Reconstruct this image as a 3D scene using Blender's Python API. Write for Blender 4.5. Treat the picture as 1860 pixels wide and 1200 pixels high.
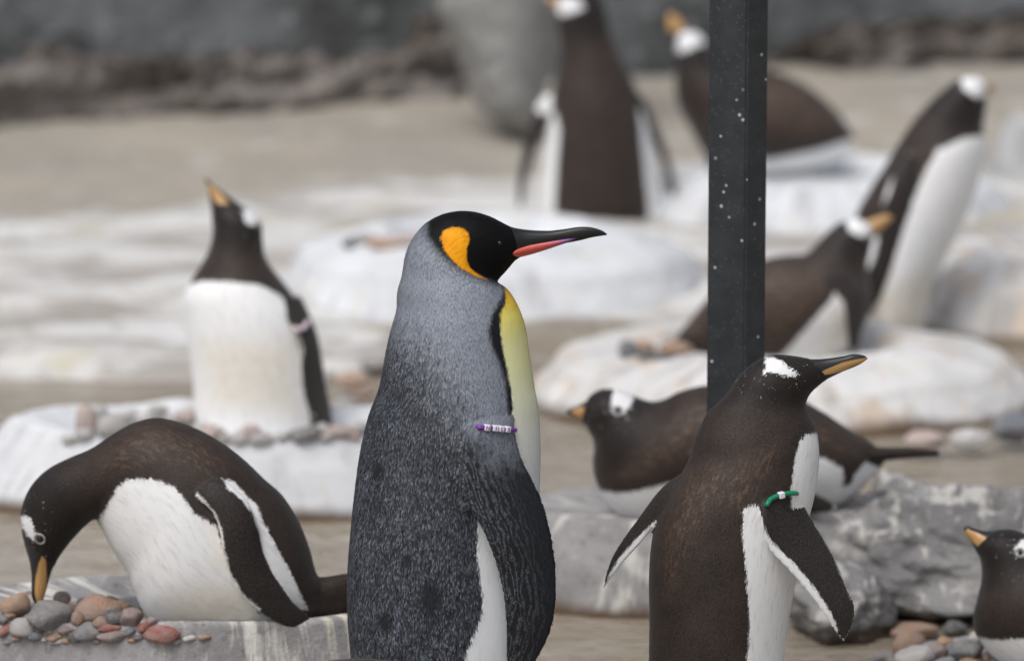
import bpy, bmesh, math, random
import numpy as np
from mathutils import Vector, Matrix, noise
from mathutils.kdtree import KDTree
from mathutils.bvhtree import BVHTree

random.seed(7); rng = np.random.default_rng(7)
SC = bpy.context.scene
COL = SC.collection
for o in list(bpy.data.objects): bpy.data.objects.remove(o)

# ------------------------------------------------------------------ camera
H = 2.43; FPX = 10333.0; W0, H0 = 1860.0, 1200.0
PITCH = math.atan2(2209.0, FPX)
FWD = np.array([0, math.cos(PITCH), -math.sin(PITCH)])
UP = np.array([0, math.sin(PITCH), math.cos(PITCH)])
RIGHT = np.array([1.0, 0, 0])
CAM = np.array([0, 0, H])
cd = bpy.data.cameras.new('camera'); cam = bpy.data.objects.new('camera', cd); COL.objects.link(cam)
cam.location = CAM; cam.rotation_euler = (math.pi/2 - PITCH, 0, 0)
cd.sensor_width = 36.0; cd.lens = FPX/W0*36.0
cd.clip_start = 0.1; cd.clip_end = 500
cd.dof.use_dof = True; cd.dof.focus_distance = 8.04/math.cos(PITCH); cd.dof.aperture_fstop = 2.8
SC.camera = cam
# ------------------------------------------------------------------ sky and sun: bright overcast
world = bpy.data.worlds.new('World'); SC.world = world; world.use_nodes = True
wt = world.node_tree; wt.nodes.clear()
sky = wt.nodes.new('ShaderNodeTexSky'); sky.sky_type = 'NISHITA'; sky.sun_disc = False
SUN_EL, SUN_AZ = math.radians(58), math.radians(215)
sky.sun_elevation = SUN_EL; sky.sun_rotation = SUN_AZ; sky.air_density = 1.0; sky.dust_density = 4.0; sky.ozone_density = 1.0
hs = wt.nodes.new('ShaderNodeHueSaturation'); hs.inputs['Saturation'].default_value = 0.42
bg = wt.nodes.new('ShaderNodeBackground'); bg.inputs['Strength'].default_value = 0.12
wo = wt.nodes.new('ShaderNodeOutputWorld')
wt.links.new(sky.outputs[0], hs.inputs['Color']); wt.links.new(hs.outputs[0], bg.inputs[0]); wt.links.new(bg.outputs[0], wo.inputs[0])
sl = bpy.data.lights.new('sun', 'SUN'); sl.energy = 1.3; sl.angle = math.radians(28); sl.color = (1.0, 0.98, 0.955)
so = bpy.data.objects.new('sun', sl); COL.objects.link(so); so.location = (-3, 0, 8)
_sd = Vector((math.sin(SUN_AZ)*math.cos(SUN_EL), math.cos(SUN_AZ)*math.cos(SUN_EL), math.sin(SUN_EL)))
so.rotation_euler = _sd.to_track_quat('Z', 'Y').to_euler()
SC.view_settings.view_transform = 'Standard'; SC.view_settings.look = 'None'
SC.view_settings.gamma = 1.0; SC.view_settings.use_curve_mapping = False; SC.view_settings.exposure = 0.22
SC.render.engine = 'CYCLES'; SC.cycles.use_denoising = True; SC.cycles.max_bounces = 6
SC.render.film_transparent = False

# ------------------------------------------------------------------ measuring helpers (photo pixels <-> metres)
def at(px, py, Y):
    "points at depth Y (world y, array ok) seen at photo pixel px,py"
    px = np.asarray(px, float); py = np.asarray(py, float); Y = np.asarray(Y, float)
    a = (px-930)/FPX; b = (600-py)/FPX
    d = FWD[None] + a.reshape(-1, 1)*RIGHT[None] + b.reshape(-1, 1)*UP[None]
    t = (Y.reshape(-1)/d[:, 1])
    return CAM[None] + d*t[:, None]
def at1(px, py, Y): return at([px], [py], [Y])[0]
def ray(px, py):
    d = FWD + (px-930)/FPX*RIGHT + (600-py)/FPX*UP
    return Vector(d/np.linalg.norm(d))
def on_ground(px, py, z=0.0):
    d = ray(px, py); t = (z-H)/d.z
    return Vector((0, 0, H)) + d*t
def to_px(P):
    D = P - CAM[None]
    f = D@FWD
    return 930 + FPX*(D@RIGHT)/f, 600 - FPX*(D@UP)/f
def scale_at(Y): return FPX/(Y/math.cos(PITCH)*1.0)   # px per metre near frame centre

# ------------------------------------------------------------------ node helper
class G:
    def __init__(s, name):
        s.m = bpy.data.materials.new(name); s.m.use_nodes = True
        s.t = s.m.node_tree; s.t.nodes.clear()
        s.out = s.t.nodes.new('ShaderNodeOutputMaterial')
        s.b = s.t.nodes.new('ShaderNodeBsdfPrincipled'); s.t.links.new(s.b.outputs[0], s.out.inputs[0])
    def put(s, sock, v):
        if isinstance(v, bpy.types.NodeSocket): s.t.links.new(v, sock)
        elif isinstance(v, (tuple, list)):
            n = len(sock.default_value); sock.default_value = tuple(v)+(1.0,)*(n-len(v)) if n > len(v) else tuple(v)
        else: sock.default_value = v
    def attr(s, n, out='Fac'):
        k = s.t.nodes.new('ShaderNodeAttribute'); k.attribute_name = n; return k.outputs[out]
    def ma(s, op, a, b=0.0, c=0.0, clamp=False):
        k = s.t.nodes.new('ShaderNodeMath'); k.operation = op; k.use_clamp = clamp
        for i, v in enumerate((a, b, c)): s.put(k.inputs[i], v)
        return k.outputs[0]
    def add(s, a, b): return s.ma('ADD', a, b)
    def mul(s, a, b): return s.ma('MULTIPLY', a, b)
    def step(s, v, lo, hi, smooth=True):
        k = s.t.nodes.new('ShaderNodeMapRange'); k.interpolation_type = 'SMOOTHSTEP' if smooth else 'LINEAR'
        s.put(k.inputs['Value'], v); s.put(k.inputs['From Min'], lo); s.put(k.inputs['From Max'], hi); return k.outputs[0]
    def rng(s, v, lo, hi, a, b):
        k = s.t.nodes.new('ShaderNodeMapRange'); s.put(k.inputs['Value'], v)
        for n, q in zip(('From Min', 'From Max', 'To Min', 'To Max'), (lo, hi, a, b)): s.put(k.inputs[n], q)
        return k.outputs[0]
    def mix(s, f, a, b, mode='MIX'):
        k = s.t.nodes.new('ShaderNodeMix'); k.data_type = 'RGBA'; k.blend_type = mode
        s.put(k.inputs[0], f); s.put(k.inputs[6], a); s.put(k.inputs[7], b); return k.outputs[2]
    def vmul(s, v, xyz):
        k = s.t.nodes.new('ShaderNodeVectorMath'); k.operation = 'MULTIPLY'; s.put(k.inputs[0], v); k.inputs[1].default_value = xyz; return k.outputs[0]
    def vadd(s, v, w):
        k = s.t.nodes.new('ShaderNodeVectorMath'); k.operation = 'ADD'; s.put(k.inputs[0], v); s.put(k.inputs[1], w); return k.outputs[0]
    def obj(s): return s.t.nodes.new('ShaderNodeTexCoord').outputs['Object']
    def pos(s): return s.t.nodes.new('ShaderNodeNewGeometry').outputs['Position']
    def noise(s, vec, sc, det=3.0, rough=0.5, out='Fac', dist=0.0):
        k = s.t.nodes.new('ShaderNodeTexNoise'); s.put(k.inputs['Vector'], vec); k.inputs['Scale'].default_value = sc
        k.inputs['Detail'].default_value = det; k.inputs['Roughness'].default_value = rough; k.inputs['Distortion'].default_value = dist
        return k.outputs[out]
    def voro(s, vec, sc, out='Distance', feature='F1', rnd=1.0, dim='2D'):
        k = s.t.nodes.new('ShaderNodeTexVoronoi'); k.voronoi_dimensions = dim; k.feature = feature
        s.put(k.inputs['Vector'], vec); k.inputs['Scale'].default_value = sc; k.inputs['Randomness'].default_value = rnd
        return k.outputs[out]
    def sep(s, v):
        k = s.t.nodes.new('ShaderNodeSeparateXYZ'); s.put(k.inputs[0], v); return k.outputs
    def comb(s, x, y, z=0.0):
        k = s.t.nodes.new('ShaderNodeCombineXYZ')
        for i, v in enumerate((x, y, z)): s.put(k.inputs[i], v)
        return k.outputs[0]
    def bump(s, h, strength, dist, nrm=None):
        k = s.t.nodes.new('ShaderNodeBump'); s.put(k.inputs['Height'], h); s.put(k.inputs['Strength'], strength); k.inputs['Distance'].default_value = dist
        if nrm is not None: s.put(k.inputs['Normal'], nrm)
        return k.outputs[0]
    def fin(s, col, rough=0.6, nrm=None, spec=0.4, sheen=0.0, coat=0.0, metal=0.0):
        s.put(s.b.inputs['Base Color'], col); s.put(s.b.inputs['Roughness'], rough)
        s.put(s.b.inputs['Specular IOR Level'], spec); s.put(s.b.inputs['Sheen Weight'], sheen); s.b.inputs['Sheen Roughness'].default_value = 0.45
        s.put(s.b.inputs['Coat Weight'], coat); s.put(s.b.inputs['Metallic'], metal)
        if nrm is not None: s.put(s.b.inputs['Normal'], nrm)
        return s.m

# ------------------------------------------------------------------ mesh helpers
def mesh_obj(name, V, F, mat, parent=None, smooth=True, origin=None, attrs=None):
    V = np.asarray(V, float)
    if origin is None: origin = np.zeros(3)
    me = bpy.data.meshes.new(name)
    me.from_pydata((V-np.asarray(origin)[None]).tolist(), [], [list(f) for f in F]); me.update()
    if smooth: me.polygons.foreach_set('use_smooth', np.ones(len(me.polygons), bool))
    if attrs:
        for k, (ty, arr) in attrs.items():
            a = me.attributes.new(k, ty, 'POINT')
            a.data.foreach_set('vector' if ty == 'FLOAT_VECTOR' else 'value', np.ascontiguousarray(arr, np.float32).ravel())
    me.materials.append(mat)
    o = bpy.data.objects.new(name, me); COL.objects.link(o)
    if parent is None: o.location = origin
    else:
        o.parent = parent; o.location = np.asarray(origin) - np.asarray(parent['_o'])
    o['_o'] = list(map(float, origin))
    return o
def empty(name, loc):
    o = bpy.data.objects.new(name, None); COL.objects.link(o); o.location = loc; o.empty_display_size = 0.05
    o['_o'] = list(map(float, loc)); return o
def tag(o, label, cat, group=None):
    o['label'] = label; o['category'] = cat
    if group: o['group'] = group
    return o
def struct(o): o['kind'] = 'structure'; return o

def catmull(P, n):
    "P: k x d control points -> n x d"
    P = np.asarray(P, float); k = len(P)
    Q = np.vstack([2*P[0]-P[1], P, 2*P[-1]-P[-2]])
    t = np.linspace(0, k-1-1e-9, n); i = t.astype(int); u = (t-i)[:, None]
    p0, p1, p2, p3 = Q[i], Q[i+1], Q[i+2], Q[i+3]
    return 0.5*((2*p1) + (-p0+p2)*u + (2*p0-5*p1+4*p2-p3)*u*u + (-p0+3*p1-3*p2+p3)*u**3)

def loft(st, Y0, n=None, m=72, cap0=0.5, cap1=0.5, expo=2.0, step=3.0):
    """st rows: xa,ya,xb,yb,depth[,dyA,dyB] in photo pixels; returns V(world), F, U(along,across,far)"""
    st = [list(r)+[0.0]*(7-len(r)) for r in st]
    st = np.array(st, float)
    if n is None:
        c = (st[:, 0:2]+st[:, 2:4])/2; L = np.abs(np.diff(np.vstack([st[:, 0:2]]), axis=0)).sum() + np.abs(np.diff(st[:, 2:4], axis=0)).sum()
        n = int(max(24, L/2/step))
    S = catmull(st, n); S[:, 4] = np.maximum(S[:, 4], 0.8)
    # end caps
    def cap(e, e1, frac):
        rows = []
        c = np.array([(e[0]+e[2])/2, (e[1]+e[3])/2, (e[5]+e[6])/2]); c1 = np.array([(e1[0]+e1[2])/2, (e1[1]+e1[3])/2, (e1[5]+e1[6])/2])
        d = c-c1; d /= (np.linalg.norm(d)+1e-9)
        hw = math.hypot(e[2]-e[0], e[3]-e[1])/2
        for th in np.linspace(0.3, math.pi/2-0.02, 6):
            k = math.cos(th); off = d*hw*frac*math.sin(th); cc = c+off
            rows.append([cc[0]+(e[0]-c[0])*k, cc[1]+(e[1]-c[1])*k, cc[0]+(e[2]-c[0])*k, cc[1]+(e[3]-c[1])*k, e[4]*k, cc[2]+(e[5]-c[2])*k, cc[2]+(e[6]-c[2])*k])
        return rows
    a = cap(S[0], S[1], cap0)[::-1]; b = cap(S[-1], S[-2], cap1)
    S = np.vstack([a, S, b]); n = len(S)
    th = np.linspace(0, 2*math.pi, m, endpoint=False) + math.pi/2     # seam on the far side
    ct, sn = np.cos(th), np.sin(th)
    if expo != 2.0:
        ct = np.sign(ct)*np.abs(ct)**(2/expo); sn = np.sign(sn)*np.abs(sn)**(2/expo)
    cx = (S[:, 0]+S[:, 2])/2; cy = (S[:, 1]+S[:, 3])/2; hx = (S[:, 2]-S[:, 0])/2; hy = (S[:, 3]-S[:, 1])/2
    dm = (S[:, 5]+S[:, 6])/2; dh = (S[:, 6]-S[:, 5])/2
    PX = cx[:, None]+hx[:, None]*ct[None]; PY = cy[:, None]+hy[:, None]*ct[None]
    sc = scale_at(Y0)
    DY = (dm[:, None]+dh[:, None]*ct[None]+S[:, 4][:, None]*sn[None])/sc
    V = at(PX.ravel(), PY.ravel(), (Y0+DY).ravel())
    ar = np.zeros(n); ar[1:] = np.cumsum(np.hypot(np.diff(cx), np.diff(cy)))
    rad = np.hypot(hx, hy)
    AL = np.repeat(ar[:, None], m, 1)
    TH = np.repeat((th-math.pi/2)[None], n, 0); TH = TH-math.pi
    AC = TH*np.maximum(rad, 20)[:, None]*0.85
    U = np.stack([AC.ravel(), AL.ravel(), np.repeat(sn[None], n, 0).ravel()], 1)
    idx = np.arange(n*m).reshape(n, m)
    F = []
    for i in range(n-1):
        r0, r1 = idx[i], idx[i+1]
        F.extend(zip(r0.tolist(), np.roll(r0, -1).tolist(), np.roll(r1, -1).tolist(), r1.tolist()))
    F.append(idx[0][::-1].tolist()); F.append(idx[-1].tolist())
    return V, F, U

def sdf(px, py, poly):
    "signed distance, positive inside"
    poly = np.asarray(poly, float); n = len(poly)
    best = np.full(px.shape, 1e9); inside = np.zeros(px.shape, bool)
    for i in range(n):
        a = poly[i]; b = poly[(i+1) % n]; e = b-a
        wx, wy = px-a[0], py-a[1]
        t = np.clip((wx*e[0]+wy*e[1])/(e@e+1e-9), 0, 1)
        best = np.minimum(best, (wx-t*e[0])**2+(wy-t*e[1])**2)
        if a[1] != b[1]:
            c = ((a[1] > py) != (b[1] > py)) & (px < (b[0]-a[0])*(py-a[1])/(b[1]-a[1])+a[0]); inside ^= c
    d = np.sqrt(best)
    return np.where(inside, d, -d)
def smooth01(v, lo, hi):
    t = np.clip((v-lo)/(hi-lo), 0, 1); return t*t*(3-2*t)

def fuse(lofts, voxel, smooth=4):
    "union of lofts by voxel remesh -> V, F, part, U (from the nearest loft vertex)"
    Vs, Fs, Us, Ps = [], [], [], []; k = 0
    for pid, (V, F, U) in lofts:
        Vs.append(V); Us.append(U); Ps.append(np.full(len(V), pid)); Fs += [[q+k for q in f] for f in F]; k += len(V)
    V = np.vstack(Vs); U = np.vstack(Us); P = np.concatenate(Ps)
    me = bpy.data.meshes.new('tmp'); me.from_pydata(V.tolist(), [], Fs); me.update()
    bm = bmesh.new(); bm.from_mesh(me); bmesh.ops.recalc_face_normals(bm, faces=bm.faces); bm.to_mesh(me); bm.free()
    o = bpy.data.objects.new('tmp', me); COL.objects.link(o)
    r = o.modifiers.new('r', 'REMESH'); r.mode = 'VOXEL'; r.voxel_size = voxel; r.adaptivity = 0
    if smooth:
        s = o.modifiers.new('s', 'SMOOTH'); s.factor = 0.5; s.iterations = smooth
    dg = bpy.context.evaluated_depsgraph_get(); ev = o.evaluated_get(dg)
    m2 = bpy.data.meshes.new_from_object(ev)
    bpy.data.objects.remove(o); bpy.data.meshes.remove(me)
    n = len(m2.vertices); W = np.empty(n*3); m2.vertices.foreach_get('co', W); W = W.reshape(-1, 3)
    Nn = np.empty(n*3); m2.vertices.foreach_get('normal', Nn); Nn = Nn.reshape(-1, 3)
    bv = BVHTree.FromPolygons(V.tolist(), Fs)
    near = np.empty(n, int); UU = np.empty((n, 3)); DD = np.zeros((n, 3)); DD[:, 2] = 1
    for i in range(n):
        loc, nn_, fi, d = bv.find_nearest(W[i])
        f = Fs[fi]
        if len(f) != 4: j = f[0]; near[i] = j; UU[i] = U[j]; continue
        D = np.array([math.dist(loc, V[q]) for q in f]); j = f[int(D.argmin())]; near[i] = j
        u = U[f]; DD[i] = V[f[3]]-V[f[0]]
        if u[:, 0].max()-u[:, 0].min() > 80: UU[i] = U[j]; continue
        # bilinear inside the quad
        p0, p1, p2, p3 = V[f[0]], V[f[1]], V[f[2]], V[f[3]]; L = np.array(loc)
        ex = p1-p0; ey = p3-p0; s_ = min(max(float((L-p0)@ex/(ex@ex+1e-12)), 0), 1); t_ = min(max(float((L-p0)@ey/(ey@ey+1e-12)), 0), 1)
        UU[i] = (u[0]*(1-s_)+u[1]*s_)*(1-t_)+(u[3]*(1-s_)+u[2]*s_)*t_
    return m2, W, Nn, P[near], UU, DD

def bvh_of(o):
    me = o.data; off = Vector(o['_o'])
    return BVHTree.FromPolygons([v.co+off for v in me.vertices], [list(p.vertices) for p in me.polygons])

# ================================================================== materials
def mat_king(fe=False):
    g = G('king_plumage')
    fc = g.attr('fc', 'Vector'); hood = g.attr('hood'); patch = g.attr('patch'); belly = g.attr('belly'); band = g.attr('band')
    grey = g.attr('grey'); yel = g.attr('yel'); flip = g.attr('flip'); wet = g.attr('wet')
    jag = g.noise(g.vmul(fc, (0.25, 0.07, 0)), 1.0, 2, 0.6)
    jag = g.mul(g.add(jag, -0.5), 9.0)
    big = g.noise(fc, 0.02, 3, 0.55); med = g.noise(fc, 0.07, 3, 0.6)
    # feather tips: staggered dashes
    warp = g.noise(fc, 0.03, 2, out='Color')
    fw = g.vadd(fc, g.vmul(g.vadd(warp, (-.5, -.5, -.5)), (14, 5, 0)))
    tip = g.voro(g.vmul(fw, (1/4.7, 1/14.0, 0)), 1.0); tipc = g.sep(g.voro(g.vmul(fw, (1/4.7, 1/14.0, 0)), 1.0, out='Color'))[0]
    dash = g.step(tip, 0.50, 0.18)
    fine = g.voro(g.vmul(fw, (1/3.9, 1/6.5, 0)), 1.0)
    fdash = g.step(fine, 0.66, 0.2)
    if fe:
        fr = g.attr('fr'); tv = g.attr('tv'); tipc = g.ma('POWER', fr, 2.2); dash = g.step(tv, .25, .8); fdash = g.rng(g.mul(g.add(fr, tv), .5), .1, .85, 0, 1)
    wave = g.noise(g.vmul(fw, (0.22, 0.06, 0)), 1.0, 2, 0.6)
    amt = g.mul(g.rng(big, .3, .7, .45, 1.15), g.rng(tipc, 0, 1, .10, 1.25))
    amt = g.mul(amt, g.rng(wave, .3, .7, .6, 1.2))
    amt = g.mul(amt, g.rng(wet, 0, 1, 1.0, .06))
    back = g.mix(g.mul(dash, amt), (0.0105, 0.0115, 0.0155), (0.18, 0.198, 0.24))
    nape = g.mix(fdash, (0.15, 0.167, 0.205), (0.30, 0.326, 0.38))
    spots = g.step(g.voro(g.vmul(fc, (.06, .05, 0)), 1.0), .16, .10)
    nape = g.mix(g.mul(g.mul(spots, g.step(grey, 90, 10)), .7), nape, (0.02, 0.022, 0.03))
    gm = g.step(g.add(g.add(grey, g.mul(g.add(med, -.5), 110)), g.mul(g.add(tipc, -.5), 36)), -75, 60)
    col = g.mix(gm, back, nape)
    # flipper: rows of tiny scale feathers running along its length
    xs = g.sep(fc)
    rowx = g.add(xs[0], g.mul(g.add(g.noise(g.vmul(fc, (.05, .02, 0)), 1.0, 2), -.5), 34))
    row = g.ma('SINE', g.mul(rowx, 2*math.pi/9.5))
    beads = g.noise(g.vmul(fc, (.16, .22, 0)), 1.0, 2)
    rowm = g.mul(g.step(row, -.2, .8), g.step(beads, .34, .55))
    if fe: rowm = g.mul(g.mul(g.step(row, -.3, .9), dash), g.rng(fr, 0, 1, .3, 1.1))
    trail = g.step(xs[0], 45, -40)
    fl = g.mix(g.mul(g.mul(rowm, g.add(g.mul(trail, 1.15), .08)), g.rng(big, .3, .7, .6, 1.1)), (0.011, 0.0125, 0.017), (0.23, 0.235, 0.255))
    fl = g.mix(g.mul(fdash, .22), fl, (0.07, 0.078, 0.095))
    fl = g.mix(g.mul(g.step(g.add(grey, g.mul(g.add(med, -.5), 90)), -30, 40), .8), fl, nape)
    col = g.mix(flip, col, fl)
    # dark side band, belly with the yellow bib
    inv = g.ma('SUBTRACT', 1.0, flip)
    col = g.mix(g.mul(g.step(g.add(band, g.mul(jag, .8)), -5, 5), inv), col, (0.006, 0.006, 0.010))
    yr = g.t.nodes.new('ShaderNodeValToRGB'); g.put(yr.inputs[0], g.add(yel, g.mul(g.add(med, -.5), .10)))
    e = yr.color_ramp.elements; e[0].position = 0.0; e[0].color = (0.84, 0.855, 0.87, 1); e[1].position = 1.0; e[1].color = (0.86, 0.38, 0.012, 1)
    for p, c in ((.22, (.85, .86, .78, 1)), (.5, (.87, .86, .46, 1)), (.72, (.88, .78, .17, 1)), (.86, (.88, .58, .03, 1))):
        q = yr.color_ramp.elements.new(p); q.color = c
    streak = g.noise(g.vmul(fc, (.20, .018, 0)), 1.0, 3, .6)
    bel = g.mix(g.step(streak, .5, .8), yr.outputs[0], g.mix(.35, yr.outputs[0], (.60, .62, .65)))
    col = g.mix(g.mul(g.step(g.add(belly, jag), -2.5, 2.5), inv), col, bel)
    # hood and ear patch
    hj = g.add(hood, g.mul(jag, .5))
    col = g.mix(g.step(hj, -16, 8), col, g.mix(g.step(hj, -4, 10), (0.012, 0.016, 0.013), (0.0038, 0.0038, 0.0042)))
    pj = g.add(patch, g.mul(jag, .35))
    ori = g.mix(g.noise(g.vmul(fc, (.1, .05, 0)), 1.0, 3), (.83, .40, .01), (.80, .28, .006))
    pst = g.voro(g.vmul(fw, (1/4.0, 1/12.0, 0)), 1.0)
    ori = g.mix(g.mul(g.step(pst, .35, .75), .5), ori, (.62, .23, .006))
    col = g.mix(g.step(pj, -2, 2), col, ori)
    h = g.add(g.mul(dash, .9), g.mul(fdash, .35))
    h = g.mix(g.step(belly, -3, 3), h, streak); h = g.mix(g.step(hood, -8, 4), h, g.mul(fdash, .12))
    h = g.mix(flip, h, g.add(g.mul(rowm, .6), g.mul(fdash, .3)))
    nr = g.bump(h, .5, .0011)
    ro = g.mix(g.step(hood, -4, 4), (.52, .52, .52), (.60, .60, .60))
    return g.fin(col, ro, None if fe else nr, spec=g.rng(g.step(hood, -4, 4), 0, 1, .38, .14))
def mat_gentoo(fe=False):
    g = G('gentoo_plumage')
    fc = g.attr('fc', 'Vector'); wh = g.attr('white'); patch = g.attr('patch'); wear = g.attr('wear'); head = g.attr('head'); cream = g.attr('cream'); flip = g.attr('flip')
    jag = g.mul(g.add(g.noise(g.vmul(fc, (0.22, 0.06, 0)), 1.0, 3, 0.65), -.5), 13.0)
    big = g.noise(fc, 0.018, 3, .55); med = g.noise(fc, .06, 3, .6)
    warp = g.noise(fc, 0.03, 2, out='Color')
    fw = g.vadd(fc, g.vmul(g.vadd(warp, (-.5, -.5, -.5)), (14, 6, 0)))
    tip = g.voro(g.vmul(fw, (1/3.4, 1/6.0, 0)), 1.0); tr = g.sep(g.voro(g.vmul(fw, (1/3.4, 1/6.0, 0)), 1.0, out='Color'))[0]
    dash = g.step(tip, .6, .15)
    if fe: fr = g.attr('fr'); tv = g.attr('tv'); tr = fr; dash = g.step(tv, .3, 1.0)
    strand = g.noise(g.vmul(fw, (.42, .06, 0)), 1.0, 3, .6)
    base = g.mix(g.step(big, .3, .7), (0.0165, 0.0115, 0.0095), (0.0300, 0.0200, 0.0160))
    base = g.mix(g.mul(g.mul(dash, g.rng(tr, 0, 1, .1, 1)), .62), base, (0.090, 0.062, 0.049))
    base = g.mix(g.mul(g.step(strand, .5, .75), .35), base, (0.060, 0.040, 0.031))
    wm = g.mul(wear, g.add(.15, g.mul(.85, g.step(g.noise(g.vmul(fw, (.16, .040, 0)), 1.0, 5, .75), .46, .66))))
    base = g.mix(g.mul(wm, .75), base, (0.165, 0.108, 0.075))
    base = g.mix(g.mul(head, .75), base, (0.0085, 0.0068, 0.0062))
    base = g.mix(g.mul(flip, .55), base, g.mix(dash, (.014, .0125, .0125), (.045, .040, .038)))
    # pale specks on the nape and head
    spk = g.voro(g.vmul(fc, (.11, .09, 0)), 1.0)
    base = g.mix(g.mul(g.mul(g.step(spk, .12, .07), g.step(patch, -70, -5)), g.step(med, .50, .62)), base, (.55, .54, .53))
    streak = g.noise(g.vmul(fw, (.16, .022, 0)), 1.0, 3, .6)
    wc = g.mix(g.step(streak, .45, .8), (.86, .86, .86), (.66, .66, .665))
    wc = g.mix(g.mul(cream, g.rng(med, .3, .7, .3, .75)), wc, (.70, .62, .48))
    col = g.mix(g.step(g.add(wh, jag), -2.5, 2.5), base, wc)
    tuft = g.mul(g.add(g.noise(g.vmul(fc, (.28, .16, 0)), 1.0, 3, .7), -.5), 26)
    col = g.mix(g.step(g.add(patch, tuft), -1.5, 1.5), col, (.82, .82, .83))
    h = g.mix(g.step(wh, -3, 3), g.add(g.mul(dash, .6), g.mul(strand, .5)), streak)
    nr = g.bump(h, .40, .0009)
    return g.fin(col, .60, None if fe else nr, spec=.32, sheen=.10)
def mat_bill_gentoo():
    g = G('gentoo_bill')
    pl = g.attr('plate'); n = g.noise(g.obj(), 60, 3)
    st = g.noise(g.vmul(g.attr('fc', 'Vector'), (.25, .02, 0)), 1.0, 3)
    orange = g.mix(g.step(st, .35, .7), (.56, .32, .115), (.40, .24, .105))
    col = g.mix(g.step(g.add(pl, g.mul(g.add(n, -.5), 2.0)), -2, 1.5), (.014, .013, .014), orange)
    return g.fin(col, .38, g.bump(st, .3, .0008), spec=.5)
def mat_plain(name, c, rough=.5, spec=.5, nscale=0, c2=None, bump=0):
    g = G(name); nr = None; col = c
    if nscale:
        n = g.noise(g.obj(), nscale, 4, .6); col = g.mix(g.step(n, .35, .65), c, c2 or c)
        if bump: nr = g.bump(n, .5, bump)
    return g.fin(col, rough, nr, spec=spec)

M = {}
M['king'] = mat_king(); M['king_f'] = mat_king(True); M['gentoo_f'] = mat_gentoo(True); M['gentoo'] = mat_gentoo(); M['gbill'] = mat_bill_gentoo()
def mat_horn():
    g = G('black_horn'); st = g.noise(g.vmul(g.attr('fc', 'Vector'), (.5, .03, 0)), 1.0, 4, .65); n = g.noise(g.obj(), 90, 3)
    return g.fin(g.mix(g.step(st, .5, .75), (.006, .006, .007), (.035, .035, .038)), g.rng(n, .3, .7, .28, .48), g.bump(st, .45, .0009), spec=.5)
M['black_bill'] = mat_horn()
def mat_kplate():
    g = G('mandible_plate'); t = g.attr('t'); r = g.t.nodes.new('ShaderNodeValToRGB'); g.put(r.inputs[0], t)
    e = r.color_ramp.elements; e[0].color = (.58, .085, .055, 1); e[1].color = (.06, .055, .20, 1); e[1].position = 1.0
    for p, c in ((.45, (.60, .10, .085, 1)), (.68, (.50, .11, .17, 1)), (.85, (.22, .10, .30, 1))):
        q = e.new(p); q.color = c
    return g.fin(r.outputs[0], .33, g.bump(g.noise(g.obj(), 120, 3), .25, .0006), spec=.5)
M['kplate'] = mat_kplate()
M['eye'] = mat_plain('eye_dark', (.012, .009, .008), .08, .6)
M['eyering'] = mat_plain('eye_ring', (.42, .41, .40), .5, .4, 300, (.25, .24, .24), .0005)
M['foot'] = mat_plain('foot_skin', (.40, .22, .10), .55, .4, 80, (.25, .14, .08), .001)
M['kfoot'] = mat_plain('foot_skin_black', (.02, .02, .022), .5, .4, 80, (.04, .04, .04), .001)
M['purple'] = mat_plain('purple_band', (.16, .025, .28), .4, .5, 200, (.20, .04, .33))
M['green'] = mat_plain('green_band', (.004, .19, .085), .35, .5, 200, (.006, .23, .11))
M['bead'] = mat_plain('white_bead', (.78, .74, .82), .35, .5, 150, (.72, .69, .76))
M['ink'] = mat_plain('purple_ink', (.20, .06, .33), .5)
M['pinkband'] = mat_plain('pink_band', (.75, .55, .62), .4, .5, 150, (.8, .7, .75))

# ================================================================== birds
BIRD_BVH = {}
def eye(parent, bvh, px, py, r_px, Y, ring=None, part='eye'):
    d = ray(px, py); hit = bvh.ray_cast(Vector(CAM), d)
    p = hit[0] if hit[0] is not None else Vector(at1(px, py, Y))
    nrm = hit[1] if hit[1] is not None else Vector((0, -1, 0))
    r = r_px/scale_at(Y)
    bm = bmesh.new(); bmesh.ops.create_uvsphere(bm, u_segments=20, v_segments=14, radius=r)
    for v in bm.verts: v.co.y *= .7
    V = [tuple(v.co+p-nrm*r*.35) for v in bm.verts]; F = [[q.index for q in f.verts] for f in bm.faces]; bm.free()
    o = mesh_obj(part, V, F, M['eye'], parent, origin=p)
    if ring:
        R, rr = r*1.25, r*.22; VV, FF = [], []; q = nrm.to_track_quat('Z', 'Y'); n, m = 28, 8
        for i in range(n):
            for j in range(m):
                a, b = 2*math.pi*i/n, 2*math.pi*j/m
                VV.append(tuple(p+q@Vector(((R+rr*math.cos(b))*math.cos(a), (R+rr*math.cos(b))*math.sin(a), rr*math.sin(b)))))
                FF.append([i*m+j, ((i+1) % n)*m+j, ((i+1) % n)*m+(j+1) % m, i*m+(j+1) % m])
        mesh_obj('eye_ring', VV, FF, M['eyering'], o, origin=p)
    return o

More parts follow.
